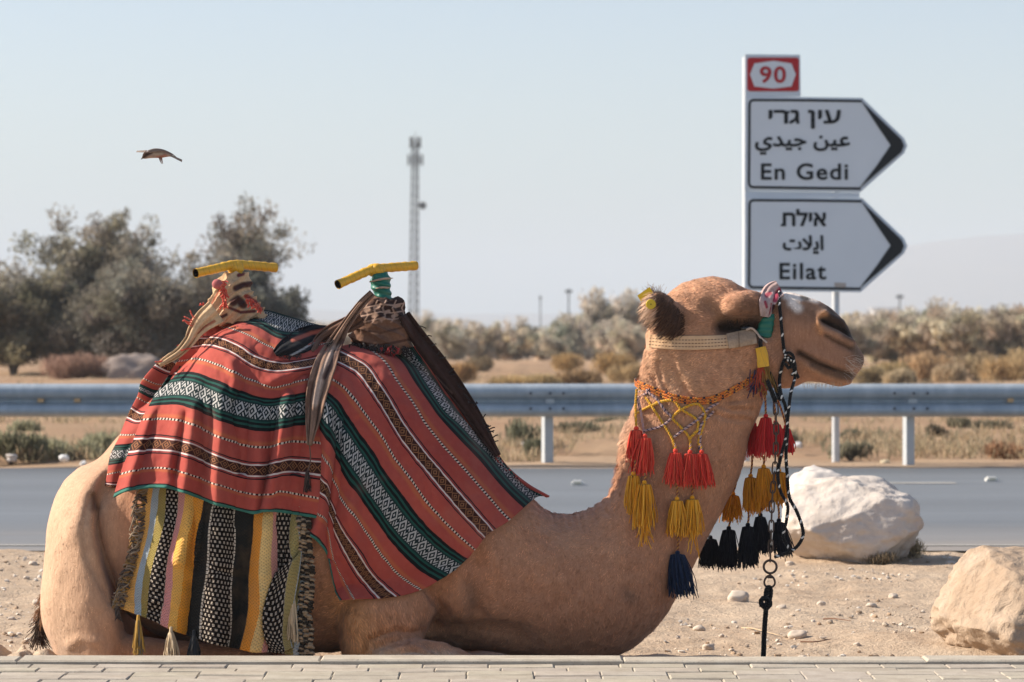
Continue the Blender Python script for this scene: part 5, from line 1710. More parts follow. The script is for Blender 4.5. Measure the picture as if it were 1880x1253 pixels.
M_cloth_t = NT('scarf cloth')
t = M_cloth_t
c = t.mix(t.noise(120.0, 3, 0.6).step(0.3, 0.8), t.mix(1.0, t.attr('tint'), (0.72, 0.70, 0.70), 'MULTIPLY'), t.attr('tint'))
t.bump(t.noise(300.0, 2, 0.6), 0.3, 0.001)
t.bump(t.noise(26.0, 3, 0.6), 0.5, 0.008)
M_scarf = t.out(c, 0.92, spec=0.06, sheen=0.04)
CREAMC, RUST = np.array((0.70, 0.49, 0.29)), np.array((0.42, 0.14, 0.08))
def pcol(V, base, strokes):
    P = pix(V)
    C = np.tile(np.asarray(base, float), (len(V), 1))
    C = C * (0.9 + 0.18 * fbm(V * 30, 3, 17))[:, None]
    for line, r, col in strokes:
        C = mixc(C, np.clip(np.exp(-(seg_dist(P, line) / r) ** 6), 0, 1), col)
    return C
def foldy(k, A, slant):
    def f(V):
        q = V[:, 2] * k + V[:, 0] * slant + 1.6 * fbm(V * 9, 2, 3)
        return A * (np.abs(np.sin(q)) ** 0.7 - 0.5) + 0.5 * A * fbm(V * 30, 3, 23)
    return f
def ribbon(name, pts, widths, base, parent, off=0.012, nfold=2.5, amp=0.006, n=70, nu=26, default=10.95, bvhs=None, m=None, th=0.004, strokes=(), smooth=8, seed=0, uv=False, dshift=0.0, raw=False):
    C_ = crom(pts, n)
    T = np.gradient(C_, axis=0)
    T /= np.linalg.norm(T, axis=1)[:, None]
    Nn = np.stack([-T[:, 1], T[:, 0]], 1)
    w = np.interp(np.linspace(0, 1, n), np.linspace(0, 1, len(widths)), widths)
    s = np.linspace(-0.5, 0.5, nu)
    PX = C_[:, 0:1] + Nn[:, 0:1] * w[:, None] * s
    PY = C_[:, 1:2] + Nn[:, 1:2] * w[:, None] * s
    D = body_depth(PX, PY, bvhs or ALL)
    D = np.where(np.isnan(D), default, D)
    D = np.minimum(D, default) if raw is False else D
    D = blur2(blur2(D, smooth, 0), 6, 1)
    q = s[None, :] * nfold * 2 * np.pi + np.linspace(0, 2.5, n)[:, None] + seed
    D = D - off - amp * np.sin(q) - amp * 0.5 * np.sin(q * 2.3 + 1) - amp * 0.6 * np.clip(1 - np.abs(s) * 2, 0, 1)[None, :] + dshift
    V = Wn(PX, PY, D).reshape(-1, 3)
    L = np.concatenate([[0], np.cumsum(np.linalg.norm(np.diff(C_, axis=0), axis=1))]) / 520.0
    UV = np.stack(np.broadcast_arrays(s[None, :] + 0.5, L[:, None]), -1).reshape(-1, 2)
    me = np_mesh(name, V, grid_faces(n, nu), uv=UV, col=pcol(V, base, strokes))
    o = link(name, me, m or M_scarf, parent)
    solid(o, th, 0.0)
    return o, V.reshape(n, nu, 3)
def mirror_into(o):
    """adds the far-side mirror image to a mesh made on the near side"""
    import bmesh
    bm = bmesh.new()
    bm.from_mesh(o.data)
    g = bmesh.ops.duplicate(bm, geom=bm.verts[:] + bm.edges[:] + bm.faces[:])
    for v in g['geom']:
        if isinstance(v, bmesh.types.BMVert):
            v.co.y = 2 * YC - v.co.y
    bmesh.ops.reverse_faces(bm, faces=[f for f in g['geom'] if isinstance(f, bmesh.types.BMFace)])
    bm.to_mesh(o.data)
    bm.free()

# cream scarf on the rear horn
BRN = (0.085, 0.038, 0.032)
cs = loft_mesh('scarf', [(411, 501, 452, 501, .03, 0), (402, 512, 459, 510, .052, 0), (394, 526, 461, 524, .066, 0), (384, 546, 464, 538, .075, 0), (372, 568, 474, 551, .088, 0), (364, 588, 486, 566, .094, 0), (372, 604, 492, 582, .085, 0)], M_scarf, None, 150, 16, 2.1,
               foldy(95, 0.012, -90), lambda V: pcol(V, CREAMC, [([(436, 530), (448, 524), (461, 522)], 6, BRN), ([(432, 556), (440, 550), (450, 560)], 8, BRN), ([(440, 506), (447, 504)], 4, (0.2, 0.05, 0.045)), ([(426, 566), (446, 574), (470, 572)], 3, (0.15, 0.05, 0.045)),
                                                                 ([(455, 545), (470, 556), (480, 568)], 5, (0.36, 0.07, 0.05)), ([(390, 560), (402, 540), (410, 520)], 2.2, RUST), ([(382, 556), (386, 570)], 4, RUST), ([(378, 590), (400, 588), (420, 578)], 3, (0.12, 0.06, 0.05))]))
tag(cs, 'cream scarf with red fringe knotted round the rear saddle horn', 'scarf', 'scarves on the saddle horns')
ribbon('scarf_tail', [(398, 572), (376, 588), (360, 606), (348, 626), (330, 646), (308, 660), (292, 670)], [46, 40, 30, 22, 18, 16, 8], CREAMC, cs, off=0.016, nfold=1.6, amp=0.006, default=10.86,
       strokes=[([(372, 612), (385, 600), (402, 590)], 2.2, RUST), ([(365, 596), (352, 614)], 1.4, RUST)])
mb = MB()
sphere(mb, W(399, 522, YC - 0.058), 0.018, 3, None, (1.05, .8, 1.0))
mb.build('knot', simple_mat('pink cloth', (0.48, 0.17, 0.16), (0.36, 0.10, 0.11), 60, 0.9, bump=0.5), cs)
mb = MB()
FR = [(0.62, 0.085, 0.05), (0.52, 0.06, 0.04), (0.68, 0.14, 0.08)]
for (x0, y0, x1, y1, nn) in ((410, 514, 414, 562, 60), (362, 575, 352, 600, 30), (384, 592, 356, 616, 46), (455, 548, 480, 566, 34), (372, 556, 378, 574, 16), (312, 656, 300, 664, 16), (336, 634, 330, 646, 14)):
    for k in range(nn):
        f = rng.random()
        p = on(x0 + (x1 - x0) * f + rng.normal() * 1.8, y0 + (y1 - y0) * f + rng.normal() * 1.8, 0.004, 10.9, mesh_bvh([cs]) + ALL if k == 0 and False else ALL)
        p[1] = min(p[1], 10.92) if x0 > 400 else p[1]
        mb.tube(strand_line(p, (rng.normal() * .7 - .2, -0.5 - rng.random() * .4, -0.5 + rng.normal() * .6), 0.012 + 0.016 * rng.random(), 4, 0.25, 1.0), 0.0022, 4, True, col=FR[k % 3])
for (x0, y0, dx, dz) in ((352, 593, -1, .1), (354, 590, -.9, .5), (358, 584, -1, .6), (352, 598, -.8, .3), (350, 640, -.8, 0), (300, 664, -.9, .1)):
    p = np.array(W(x0, y0, 10.84))
    mb.tube(strand_line(p, (dx, -.2, dz), 0.036, 5, -0.06, 0.6), 0.0026, 5, True, col=FR[0])
mb.build('fringe', M_yarn, cs, colors=True)

# brown keffiyeh on the front horn
KB, KD, KC = (0.215, 0.118, 0.078), (0.045, 0.024, 0.020), (0.42, 0.28, 0.21)
lat = [([(668, 588), (676, 570), (692, 558), (715, 552), (740, 556)], 9, KD), ([(690, 578), (715, 572), (742, 574)], 13, KD)]
for x in (672, 688, 704, 722, 738):
    lat.append(([(x + 6, 552), (x, 566), (x + 5, 580), (x - 2, 592)], 1.3, KC))
for y in (562, 576, 588):
    lat.append(([(664, y + 5), (684, y + 1), (700, y - 3), (722, y - 1), (744, y - 5)], 1.4, KC))
for x, y in ((676, 570), (694, 564), (712, 573), (730, 562), (704, 586), (726, 580), (690, 580)):
    lat.append(([(x - 3, y + 1), (x + 3, y - 1)], 3.4, KC))
ks = loft_mesh('scarf', [(684, 540, 716, 546, .045, 0), (672, 550, 734, 550, .062, 0), (660, 566, 744, 564, .078, 0), (650, 586, 749, 582, .090, 0), (645, 606, 754, 602, .097, 0), (643, 624, 757, 622, .100, 0), (652, 640, 756, 636, .095, 0), (660, 650, 750, 646, .08, 0)], M_scarf, None, 170, 18, 2.2,
               foldy(75, 0.013, 34), lambda V: pcol(V, KB, lat + [([(655, 604), (700, 612), (745, 600)], 2.0, (0.12, 0.065, 0.045)), ([(652, 628), (700, 634), (750, 624)], 2.5, (0.10, 0.05, 0.036))]))
tag(ks, 'brown checked scarf wound round the front saddle horn with long hanging tails', 'scarf', 'scarves on the saddle horns')
bv_ks = mesh_bvh([ks, cs])
ALL2 = ALL + bv_ks
rb, rbV = ribbon('scarf_tail', [(684, 538), (662, 560), (641, 588), (621, 620), (604, 652), (590, 690), (580, 730), (574, 775), (568, 818)], [12, 15, 18, 28, 40, 40, 34, 24, 8], (0.30, 0.185, 0.13), ks, off=0.022, nfold=1.9, amp=0.009, default=10.9, bvhs=ALL2,
                 strokes=[([(620, 640), (602, 690), (592, 735)], 7, (0.50, 0.37, 0.29)), ([(634, 626), (616, 664), (606, 690)], 5, (0.13, 0.075, 0.06)), ([(626, 634), (610, 668)], 1.6, KC), ([(582, 700), (574, 760)], 4, (0.20, 0.11, 0.075))])
ribbon('scarf_tail', [(664, 585), (635, 598), (606, 610), (585, 625), (572, 645)], [26, 30, 26, 20, 10], (0.20, 0.11, 0.075), ks, off=0.014, nfold=1.4, amp=0.006, default=10.92, bvhs=ALL2)
ribbon('scarf_tail', [(742, 578), (770, 622), (800, 662), (832, 708), (862, 752), (890, 798), (914, 838)], [22, 30, 34, 34, 30, 24, 12], (0.060, 0.032, 0.026), ks, off=0.016, nfold=1.2, amp=0.006, default=11.0, bvhs=ALL2,
       strokes=[([(800, 690), (830, 720)], 1.5, (0.2, 0.12, 0.1)), ([(796, 700), (826, 732)], 1.5, (0.2, 0.12, 0.1))])
mb = MB()
DK = (0.022, 0.015, 0.014)
for (x0, y0, x1, y1, nn, dirx, dy0) in ((640, 630, 756, 640, 80, 0, 10.9), (596, 640, 568, 760, 34, -1, 10.8), (612, 628, 588, 650, 20, -1, 10.85), (756, 588, 905, 815, 22, 1, 10.98)):
    for k in range(nn):
        f = rng.random()
        p = on(x0 + (x1 - x0) * f + rng.normal() * 2, y0 + (y1 - y0) * f + rng.normal() * 2, 0.004, dy0, ALL2)
        if dirx == 1:
            p = np.array(W(x0 + (x1 - x0) * f + 3, y0 + (y1 - y0) * f - 3, dy0))
        d = (dirx * (0.6 + .5 * rng.random()) + rng.normal() * .35, -0.4, 0.35 * rng.normal() + (0.25 if dirx == 1 else -0.7))
        mb.tube(strand_line(p, d, 0.016 + 0.018 * rng.random(), 4, 0.12, 0.8), 0.0021, 4, True, col=DK)
mb.tube(crom([on(568, 816, .02), on(570, 845, .02), on(564, 868, .02)], 10), 0.0022, 5, True, col=(0.12, 0.07, 0.05))
yarn(mb, on(564, 866, .02), 0.07, 0.004, 0.010, 40, [DK, (0.08, 0.05, 0.04)], 0.0016)
mb.build('fringe', M_yarn, ks, colors=True)
mb = MB()
for k in range(26):
    p = on(718 + rng.normal() * 8, 642 + rng.normal() * 5, 0.010, 10.9, ALL2)
    mb.tube(strand_line(p, (rng.normal() * .5, -0.4, -0.6), 0.022, 4, 0.2, 1.0), 0.0021, 4, True, col=(0.34, 0.03, 0.03))
mb.build('red_threads', M_yarn, ks, colors=True)

# dark torn cloth lying in the dip between the horns
tr, trV = ribbon('cloth_scrap', [(606, 606), (572, 618), (540, 632), (520, 640), (505, 650)], [14, 40, 46, 36, 12], (0.016, 0.017, 0.020), None, off=0.016, nfold=1.3, amp=0.007, default=10.95, bvhs=ALL,
       strokes=[([(540, 655), (565, 640), (590, 622)], 2.0, (0.5, 0.46, 0.42)), ([(545, 625), (575, 612), (600, 606)], 4, (0.44, 0.12, 0.08)), ([(500, 650), (520, 662), (545, 662)], 5, (0.16, 0.03, 0.03))])
tag(tr, 'dark torn scrap of cloth lying in the dip between the two saddle horns', 'cloth')
mb = MB()
for k in range(40):
    i, j = rng.integers(25, 69), (0 if rng.random() < .5 else 25)
    p = trV[i, j]
    mb.tube(strand_line(p, (rng.normal() * .5 - .2, -.4, -.5), 0.02, 4, .2, 1.0), 0.0016, 4, True, col=(0.04, 0.02, 0.02))
mb.build('fringe', M_yarn, tr, colors=True)

# ================================================================== HALTER
halter = empty('halter', (W(1390, 640, YC)[0], YC, W(0, 640, YC)[2]), 'camel halter of a cream stitched cheek strap, green and yellow tape and a pink noseband', 'halter')
HB = [bvh_body]
t = NT('webbing')
U, V = t.uv()
ln = t.math('ADD', t.math('ADD', (U - 0.30).abs().lt(0.028), (U - 0.54).abs().lt(0.028)), (U - 0.78).abs().lt(0.028))
c = t.mix(t.noise(30.0, 4, 0.6).step(0.3, 0.8), (0.60, 0.38, 0.22), (0.70, 0.47, 0.29))
c = t.mix(ln * (V / 0.0115).fract().lt(0.66), c, (0.12, 0.065, 0.04))
c = t.mix(t.noise(9.0, 4, 0.6).step(0.58, 0.75) * 0.4, c, (0.30, 0.20, 0.13))
t.bump((V * 1300.0).sin() * 0.5 + (1.0 - ln), 0.4, 0.0012)
M_web = t.out(c, 0.9, spec=0.1)
o, _ = ribbon('cheek_strap', [(1192, 626), (1225, 629), (1265, 630), (1310, 629), (1345, 627)], [24, 25, 26, 25, 24], (1, 1, 1), halter, off=0.007, nfold=0, amp=0.0, bvhs=HB, m=M_web, th=0.004, smooth=30, default=YC)
mirror_into(o)
o, _ = ribbon('strap_loop', [(1336, 627), (1362, 622), (1388, 618)], [27, 29, 27], (0.52, 0.37, 0.25), halter, off=0.013, nfold=1, amp=0.0015, bvhs=HB, th=0.006, smooth=12, default=YC, strokes=[([(1352, 610), (1352, 636)], 1.5, (0.30, 0.2, 0.13)), ([(1386, 606), (1388, 630)], 2, (0.34, 0.23, 0.16))])
mirror_into(o)
mb = MB()
mb.tube(crom([on(1370, 606, .02), on(1380, 603, .026), on(1390, 612, .024), on(1396, 620, .02), on(1408, 630, .016)], 14), 0.004, 7, col=(0.55, 0.42, 0.33))
mb.build('cord', M_yarn, halter, colors=True)
o, _ = ribbon('noseband', [(1432, 529), (1420, 536), (1411, 550), (1407, 566), (1404, 582)], [30, 34, 32, 26, 16], (0.62, 0.46, 0.43), halter, off=0.012, nfold=1.5, amp=0.004, bvhs=HB, th=0.006, smooth=10, default=YC - 0.01,
           strokes=[([(1434, 528), (1426, 538), (1420, 552)], 5, (0.42, 0.06, 0.10)), ([(1404, 545), (1412, 540)], 4, (0.45, 0.09, 0.12)), ([(1399, 556), (1402, 564)], 3, (0.36, 0.05, 0.08)), ([(1412, 558), (1408, 578)], 1.2, (0.36, 0.05, 0.08)), ([(1418, 562), (1416, 576)], 2.5, (0.05, 0.01, 0.015))])
mirror_into(o)
o = loft_mesh('green_wrap', [(1397, 577, 1421, 577, .012, 0), (1393, 586, 1420, 585, .017, 0), (1388, 604, 1417, 604, .018, 0), (1386, 614, 1415, 618, .018, 0), (1393, 622, 1410, 626, .013, 0)], M_green, halter, 60, 8, 3.0, lambda V: 0.0015 * np.sin(V[:, 2] * 300) + 0.001 * fbm(V * 50, 2, 4))
yg = ray(1404, 600, HB, 10.9)
for v in o.data.vertices:
    v.co.y += yg - YC - 0.008
mirror_into(o)
mb = MB()
mb.tube(crom([on(1398, 620, .008), on(1396, 630, .012), on(1398, 642, .010)], 9), 0.008, 8, col=(0.02, 0.016, 0.015))
mb.build('black_tie', M_yarn, halter, colors=True)
o, _ = ribbon('yellow_wrap', [(1396, 638), (1399, 652), (1402, 674)], [19, 20, 21], (1, 1, 1), halter, off=0.012, nfold=0.5, amp=0.002, bvhs=HB, m=M_tape, th=0.010, smooth=12, default=10.9)
mirror_into(o)
# black and white cord of the throat
def twisted(mb, pts, r, pitch=0.028, colors=((0.012, 0.012, 0.013),) * 3, fleck=None, n=None, seed=0):
    P = np.asarray(pts, float)
    L = np.linalg.norm(np.diff(P, axis=0), axis=1).sum()
    n = n or max(12, int(L / pitch * 9))
    r = r * (0.78 if fleck is not None else 1.0)
    C_ = crom(P, n)
    T = np.gradient(C_, axis=0)
    T /= np.linalg.norm(T, axis=1)[:, None]
    a = np.array([0, -1.0, 0])
    A = np.array([a - t_ * (a @ t_) for t_ in T])
    A /= np.linalg.norm(A, axis=1)[:, None] + 1e-9
    B = np.cross(T, A)
    s = np.linspace(0, L, n)
    for k in range(len(colors)):
        ph = s / pitch * 2 * np.pi + k * 2 * np.pi / len(colors)
        Q = C_ + (np.cos(ph)[:, None] * A + np.sin(ph)[:, None] * B) * r * 0.48
        cc = np.tile(np.array(colors[k], float), (n, 1))
        if fleck is not None and k == 0:
            m_ = (((s / pitch + 0.15).astype(int) % 2) == 0) & (np.cos(ph) > 0.55)
            cc[m_] = fleck
        mb.tube(Q, r * 0.62, 6, True, col=cc)
WHT = (0.66, 0.64, 0.60)
lead = empty('lead_rope', (W(1415, 1030, YC)[0], 10.93, W(0, 720, YC)[2]), 'black and white lead rope and rusty chain hanging from the camel chin', 'lead rope')
yf = 10.86
def air(pts, y0, y1=None):
    y1 = y0 if y1 is None else y1
    return np.array([W(px, py, y0 + (y1 - y0) * i / max(1, len(pts) - 1)) for i, (px, py) in enumerate(pts)])
mb = MB()
top = [on(px, py, 0.010, 10.98, HB) for px, py in ((1431, 536), (1431, 556), (1433, 580), (1436, 612), (1439, 640), (1443, 656))]
twisted(mb, top, 0.0075, fleck=WHT)
twisted(mb, np.array([on(1443, 656, .012, 10.9, HB), on(1436, 672, .014, 10.9, HB), on(1431, 700, .016, 10.9, HB), np.array(W(1435, 728, 10.88)), np.array(W(1442, 748, 10.88)), np.array(W(1446, 790, 10.885)), np.array(W(1443, 830, 10.89)), np.array(W(1445, 870, 10.9)), np.array(W(1449, 912, 10.9)), np.array(W(1462, 938, 10.9)), np.array(W(1472, 965, 10.9)), np.array(W(1474, 985, 10.9)), np.array(W(1463, 1004, 10.9)), np.array(W(1446, 1015, 10.9)), np.array(W(1422, 1023, 10.91))]), 0.0078, fleck=WHT)
twisted(mb, np.array([on(1446, 656, .02, 10.9, HB), on(1458, 664, .014, 10.9, HB), on(1460, 690, .014, 10.9, HB), np.array(W(1452, 722, 10.87)), np.array(W(1448, 752, 10.87)), np.array(W(1443, 800, 10.875)), np.array(W(1434, 838, 10.88)), np.array(W(1428, 872, 10.88)), np.array(W(1434, 905, 10.885)), np.array(W(1446, 928, 10.89)), np.array(W(1444, 955, 10.89)), np.array(W(1438, 985, 10.895)), np.array(W(1446, 1003, 10.9)), np.array(W(1453, 1013, 10.89))]), 0.0074, fleck=WHT)
for ln_ in ([(1440, 652), (1448, 648), (1456, 654), (1456, 668), (1448, 676), (1442, 668)], [(1446, 660), (1454, 672), (1462, 686), (1466, 694)], [(1452, 660), (1460, 676), (1454, 690)]):
    twisted(mb, np.array([on(px, py, 0.024, 10.88, HB) for px, py in ln_]), 0.0072, fleck=WHT)
mb.build('rope', M_yarn, lead, colors=True)
M_iron = simple_mat('rusty iron', (0.055, 0.040, 0.034), (0.11, 0.065, 0.045), 60, 0.6, spec=0.5, metal=0.3, bump=0.4, bscale=200, bdist=0.001)
def chain_link(mb, c, up, side, hl, hw, r):
    up = np.asarray(up, float); up /= np.linalg.norm(up)
    side = np.asarray(side, float); side -= up * (up @ side); side /= np.linalg.norm(side)
    pts = []
    for a in np.linspace(0, 2 * np.pi, 25):
        e = np.array([math.cos(a), math.sin(a)])
        pts.append(c + side * e[0] * hw + up * (e[1] * hw + np.sign(e[1]) * (hl - hw) * min(1, abs(e[1]) * 3)))
    mb.tube(np.array(pts), r, 7, False)
cp = crom(np.array([W(1424, 742, 10.86), W(1425, 790, 10.87), W(1423, 850, 10.88), W(1418, 910, 10.9), W(1416, 970, 10.91), W(1414, 1030, 10.91)]), 17)
mb = MB()
for i in range(16):
    c_ = (cp[i] + cp[i + 1]) / 2
    u_ = cp[i] - cp[i + 1]
    chain_link(mb, c_, u_, (1, 0.25, 0) if i % 2 == 0 else (0.15, 1, 0), np.linalg.norm(u_) / 2 + 0.004, 0.0085, 0.0028)
mb.build('chain', M_iron, lead)
mb = MB()
c1 = np.array(W(1414, 1041, 10.91))
mb.tube([c1 + 0.0225 * np.array([math.cos(a), 0.1 * math.sin(a), math.sin(a)]) for a in np.linspace(0, 6.2832, 30)], 0.0042, 8, False)
mb.build('ring', M_iron, lead)
mb = MB()
c2 = np.array(W(1413, 1068, 10.91))
mb.tube([c2 + np.array([0.0185 * math.cos(a) * (1 - 0.18 * math.sin(a)), 0, 0.021 * math.sin(a)]) for a in np.linspace(0, 6.2832, 28)], 0.0036, 8, False)
mb.tube([W(1414, 1052, 10.91), W(1414, 1060, 10.91)], 0.0042, 8)
mb.tube([W(1409, 1060, 10.91), W(1419, 1060, 10.91)], 0.0050, 8)
mb.build('swivel', M_iron, lead)
mb = MB()
BLK = ((0.012, 0.012, 0.012), (0.016, 0.015, 0.015), (0.01, 0.01, 0.01))
twisted(mb, air([(1408, 1104), (1406, 1094), (1408, 1082), (1412, 1078), (1415, 1084), (1414, 1096), (1411, 1106)], 10.905), 0.0085, colors=BLK)
twisted(mb, air([(1411, 1108), (1402, 1112), (1397, 1106), (1401, 1099), (1410, 1102), (1414, 1109), (1407, 1117), (1401, 1113)], 10.895), 0.0088, colors=BLK)
twisted(mb, air([(1407, 1112), (1405, 1135), (1403, 1165), (1402, 1195), (1401, 1214)], 10.905), 0.0090, colors=BLK)
mb.tube(air([(1400, 1112), (1394, 1112)], 10.88), [0.007, 0.005], 7, True, col=BLK[0])
mb.build('knotted_rope', M_yarn, lead, colors=True)

# ================================================================== TASSEL COLLAR
collar = empty('tassel_collar', (W(1290, 735, YC)[0], YC, W(0, 735, YC)[2]), 'orange braided neck collar with a yellow net and red, ochre and navy tassels', 'collar')
mb = MB()
br = [(1169, 704), (1190, 713), (1215, 723), (1240, 731), (1270, 736), (1300, 735), (1325, 727), (1350, 714), (1378, 696), (1400, 680)]
bp = np.array([on(px, py, 0.006, YC - .02, HB) for px, py in br])
bp = np.vstack([[bp[0] + [-.004, .05, .006], bp[0] + [0, .02, 0.003]], bp])
OR_, DN = (0.62, 0.17, 0.035), (0.025, 0.022, 0.035)
def braid(mb, P, r, dz):
    C_ = crom(P + np.array([0, 0, dz]), 200)
    for k in range(3):
        ph = np.linspace(0, 2 * np.pi * 21, 200) + k * 2 * np.pi / 3
        Q = C_ + np.stack([0 * ph, np.cos(ph * 2) * r * .35 - r * .3, np.sin(ph) * r], 1)
        cc = np.tile(np.array(OR_), (200, 1))
        blk_ = (np.floor(np.linspace(0, 34, 200) + k * 1.3) % 4 == 0)
        cc[blk_] = DN
        if k == 1:
            cc[~blk_] = (0.66, 0.27, 0.05)
        mb.tube(Q, r * 0.55, 6, True, col=cc)
braid(mb, bp, 0.0062, 0.004)
braid(mb, bp, 0.0056, -0.006)
bo = mb.build('braid', M_yarn, collar, colors=True)
mirror_into(bo)
mb = MB()
YEL, PNK, NVY = (0.72, 0.36, 0.025), (0.50, 0.30, 0.26), (0.07, 0.05, 0.09)
nets = [[(1172, 710), (1195, 744), (1218, 779), (1234, 806), (1238, 825)], [(1170, 758), (1201, 743), (1233, 735), (1251, 752), (1279, 771), (1281, 794)], [(1233, 767), (1251, 752), (1279, 742), (1293, 756), (1293, 775), (1283, 809), (1286, 826)],
        [(1232, 767), (1253, 788), (1266, 806), (1267, 827)], [(1266, 806), (1281, 790)], [(1201, 743), (1210, 738), (1233, 735)]]
for ln_ in nets:
    twisted(mb, np.array([on(px, py, 0.007, YC - .05, HB) for px, py in ln_]), 0.0050, 0.016, (YEL, (0.56, 0.33, 0.05)))
for ln_ in ([(1186, 717), (1207, 735), (1222, 756), (1232, 767), (1214, 783), (1182, 792)], [(1237, 803), (1260, 786), (1281, 771), (1302, 750), (1319, 740)], [(1283, 798), (1289, 779), (1310, 756)], [(1286, 800), (1284, 826)], [(1172, 720), (1192, 716)], [(1172, 730), (1188, 722)]):
    twisted(mb, np.array([on(px, py, 0.008, YC - .05, HB) for px, py in ln_]), 0.0046, 0.016, (PNK, NVY, (0.46, 0.33, 0.30)))
for ln_, cc in (([(1169, 715), (1167, 745), (1168, 786)], (YEL, (0.5, 0.3, 0.05))), ([(1171, 730), (1177, 760), (1183, 800)], (PNK, (0.45, 0.3, 0.3))), ([(1170, 733), (1176, 755)], (NVY, PNK))):
    twisted(mb, np.array([np.array(W(px, py, 10.90)) for px, py in ln_]), 0.0048, 0.018, cc)
mb.build('net', M_yarn, collar, colors=True)
RED = [(0.74, 0.062, 0.035), (0.66, 0.045, 0.03), (0.80, 0.11, 0.06)]
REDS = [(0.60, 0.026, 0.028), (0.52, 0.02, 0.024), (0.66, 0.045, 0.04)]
YL = [(0.78, 0.34, 0.02), (0.70, 0.28, 0.018), (0.82, 0.42, 0.05)]
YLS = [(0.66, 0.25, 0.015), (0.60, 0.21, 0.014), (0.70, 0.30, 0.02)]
NV = [(0.010, 0.022, 0.055), (0.007, 0.015, 0.04), (0.016, 0.03, 0.07)]
BK = [(0.006, 0.007, 0.012), (0.010, 0.010, 0.016)]
def tassel(px, py, bot, w, cols, y=None, n=150, bead=True, extra=0, from_px=None, band=(0.06, 0.03, 0.02), lab=None):
    y = (ray(px, (py + bot) / 2, HB, 10.9) - w / 520 * 0.42) if y is None else y
    sc_ = y / FPX
    top = np.array(W(px, py, y))
    mb = MB()
    L = (bot - py) * sc_ - 0.012
    yarn(mb, top + [0, 0, -0.012], L, w * sc_ * 0.30, w * sc_ * 0.56, n, cols, 0.0019, segs=7, tilt=(0.06 * rng.normal(), 0))
    V, Fc = ico(3)
    mb.add(V * np.array([.0085, .0085, .0085]) * (1 + 0.0) + top + [0, 0, -.004], Fc, cols[0])
    mb.tube([top + [0, 0, -.010], top + [0, 0, -.017]], w * sc_ * 0.22 + 0.001, 10, True, col=band)
    for q in range(extra):
        p = top + [rng.normal() * .006, -.006, -L * 0.8]
        mb.tube(strand_line(p, (rng.normal() * .12, 0, -1), 0.05 + 0.07 * rng.random(), 6, .1, .5), 0.0018, 4, False, col=cols[q % len(cols)])
    if from_px is not None:
        yy = y if len(from_px) < 3 else from_px[2]
        a = np.array(W(from_px[0], from_px[1], yy))
        twisted(mb, np.array([a, (a + top) / 2 + [0.002, 0, 0], top]), 0.0040, 0.014, ((0.50, 0.24, 0.06), (0.2, 0.06, 0.04)) if cols is not RED else (YEL, PNK))
    return mb.build('tassel', M_yarn, collar, colors=True)
# near side
tassel(1168, 785, 849, 33, RED)
tassel(1184, 799, 873, 37, RED)
tassel(1240, 826, 890, 32, RED, from_px=(1238, 815)); tassel(1267, 828, 893, 34, RED, from_px=(1267, 815)); tassel(1288, 828, 894, 34, RED, from_px=(1285, 815))
tassel(1163, 868, 946, 31, YL, from_px=(1167, 846))
tassel(1183, 884, 972, 40, YL, extra=34, from_px=(1184, 870))
tassel(1243, 914, 985, 33, YL, from_px=(1242, 888)); tassel(1271, 912, 986, 38, YL, from_px=(1270, 888), extra=7)
tassel(1244, 1013, 1096, 44, NV, from_px=(1244, 984), n=190, band=(0.006, 0.012, 0.03))
# far side, hanging free in front of the throat
f0 = 10.98
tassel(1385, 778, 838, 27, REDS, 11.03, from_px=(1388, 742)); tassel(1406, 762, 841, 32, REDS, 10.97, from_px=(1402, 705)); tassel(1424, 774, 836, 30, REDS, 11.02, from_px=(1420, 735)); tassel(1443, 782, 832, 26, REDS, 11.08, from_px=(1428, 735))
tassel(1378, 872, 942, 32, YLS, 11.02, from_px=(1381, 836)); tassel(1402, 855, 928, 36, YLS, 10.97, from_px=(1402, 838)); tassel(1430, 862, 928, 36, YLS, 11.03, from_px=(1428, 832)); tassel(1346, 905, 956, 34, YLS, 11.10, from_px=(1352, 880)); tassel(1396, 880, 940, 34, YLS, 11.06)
tassel(1304, 985, 1043, 36, BK, 11.14, n=170, band=(0.006, 0.008, 0.016)); tassel(1338, 968, 1046, 36, BK, 11.08, from_px=(1340, 950), n=190, band=(0.006, 0.008, 0.016)); tassel(1373, 962, 1043, 34, BK, 11.03, from_px=(1374, 938), n=190, band=(0.006, 0.008, 0.016))
tassel(1396, 944, 1018, 30, BK, 11.04, from_px=(1396, 925), n=190, band=(0.006, 0.008, 0.016)); tassel(1430, 954, 1022, 30, BK, 11.0, from_px=(1428, 925), n=190, band=(0.006, 0.008, 0.016))
mb = MB()
for cols, px, py in (((0.35, 0.05, 0.02), 1396, 678), ((0.26, 0.14, 0.03), 1404, 676), ((0.05, 0.03, 0.07), 1388, 684), ((0.30, 0.16, 0.03), 1408, 680), ((0.42, 0.06, 0.03), 1400, 676)):
    for q in range(16):
        p = on(px + rng.normal() * 4, py + rng.normal() * 3, 0.012, 10.9, HB)
        mb.tube(strand_line(p, (rng.normal() * .2, -.05, -1), 0.05 + 0.05 * rng.random(), 6, .1, .5), 0.0018, 4, False, col=cols)
for ln_ in ([(1406, 690), (1414, 712), (1424, 735)], [(1412, 684), (1422, 706), (1432, 734)], [(1410, 700), (1418, 724), (1424, 740)]):
    twisted(mb, np.array([on(px, py, .014, 10.9, HB) for px, py in ln_]), 0.0075, .03, BLK)
mb.build('throat_yarn', M_yarn, collar, colors=True)

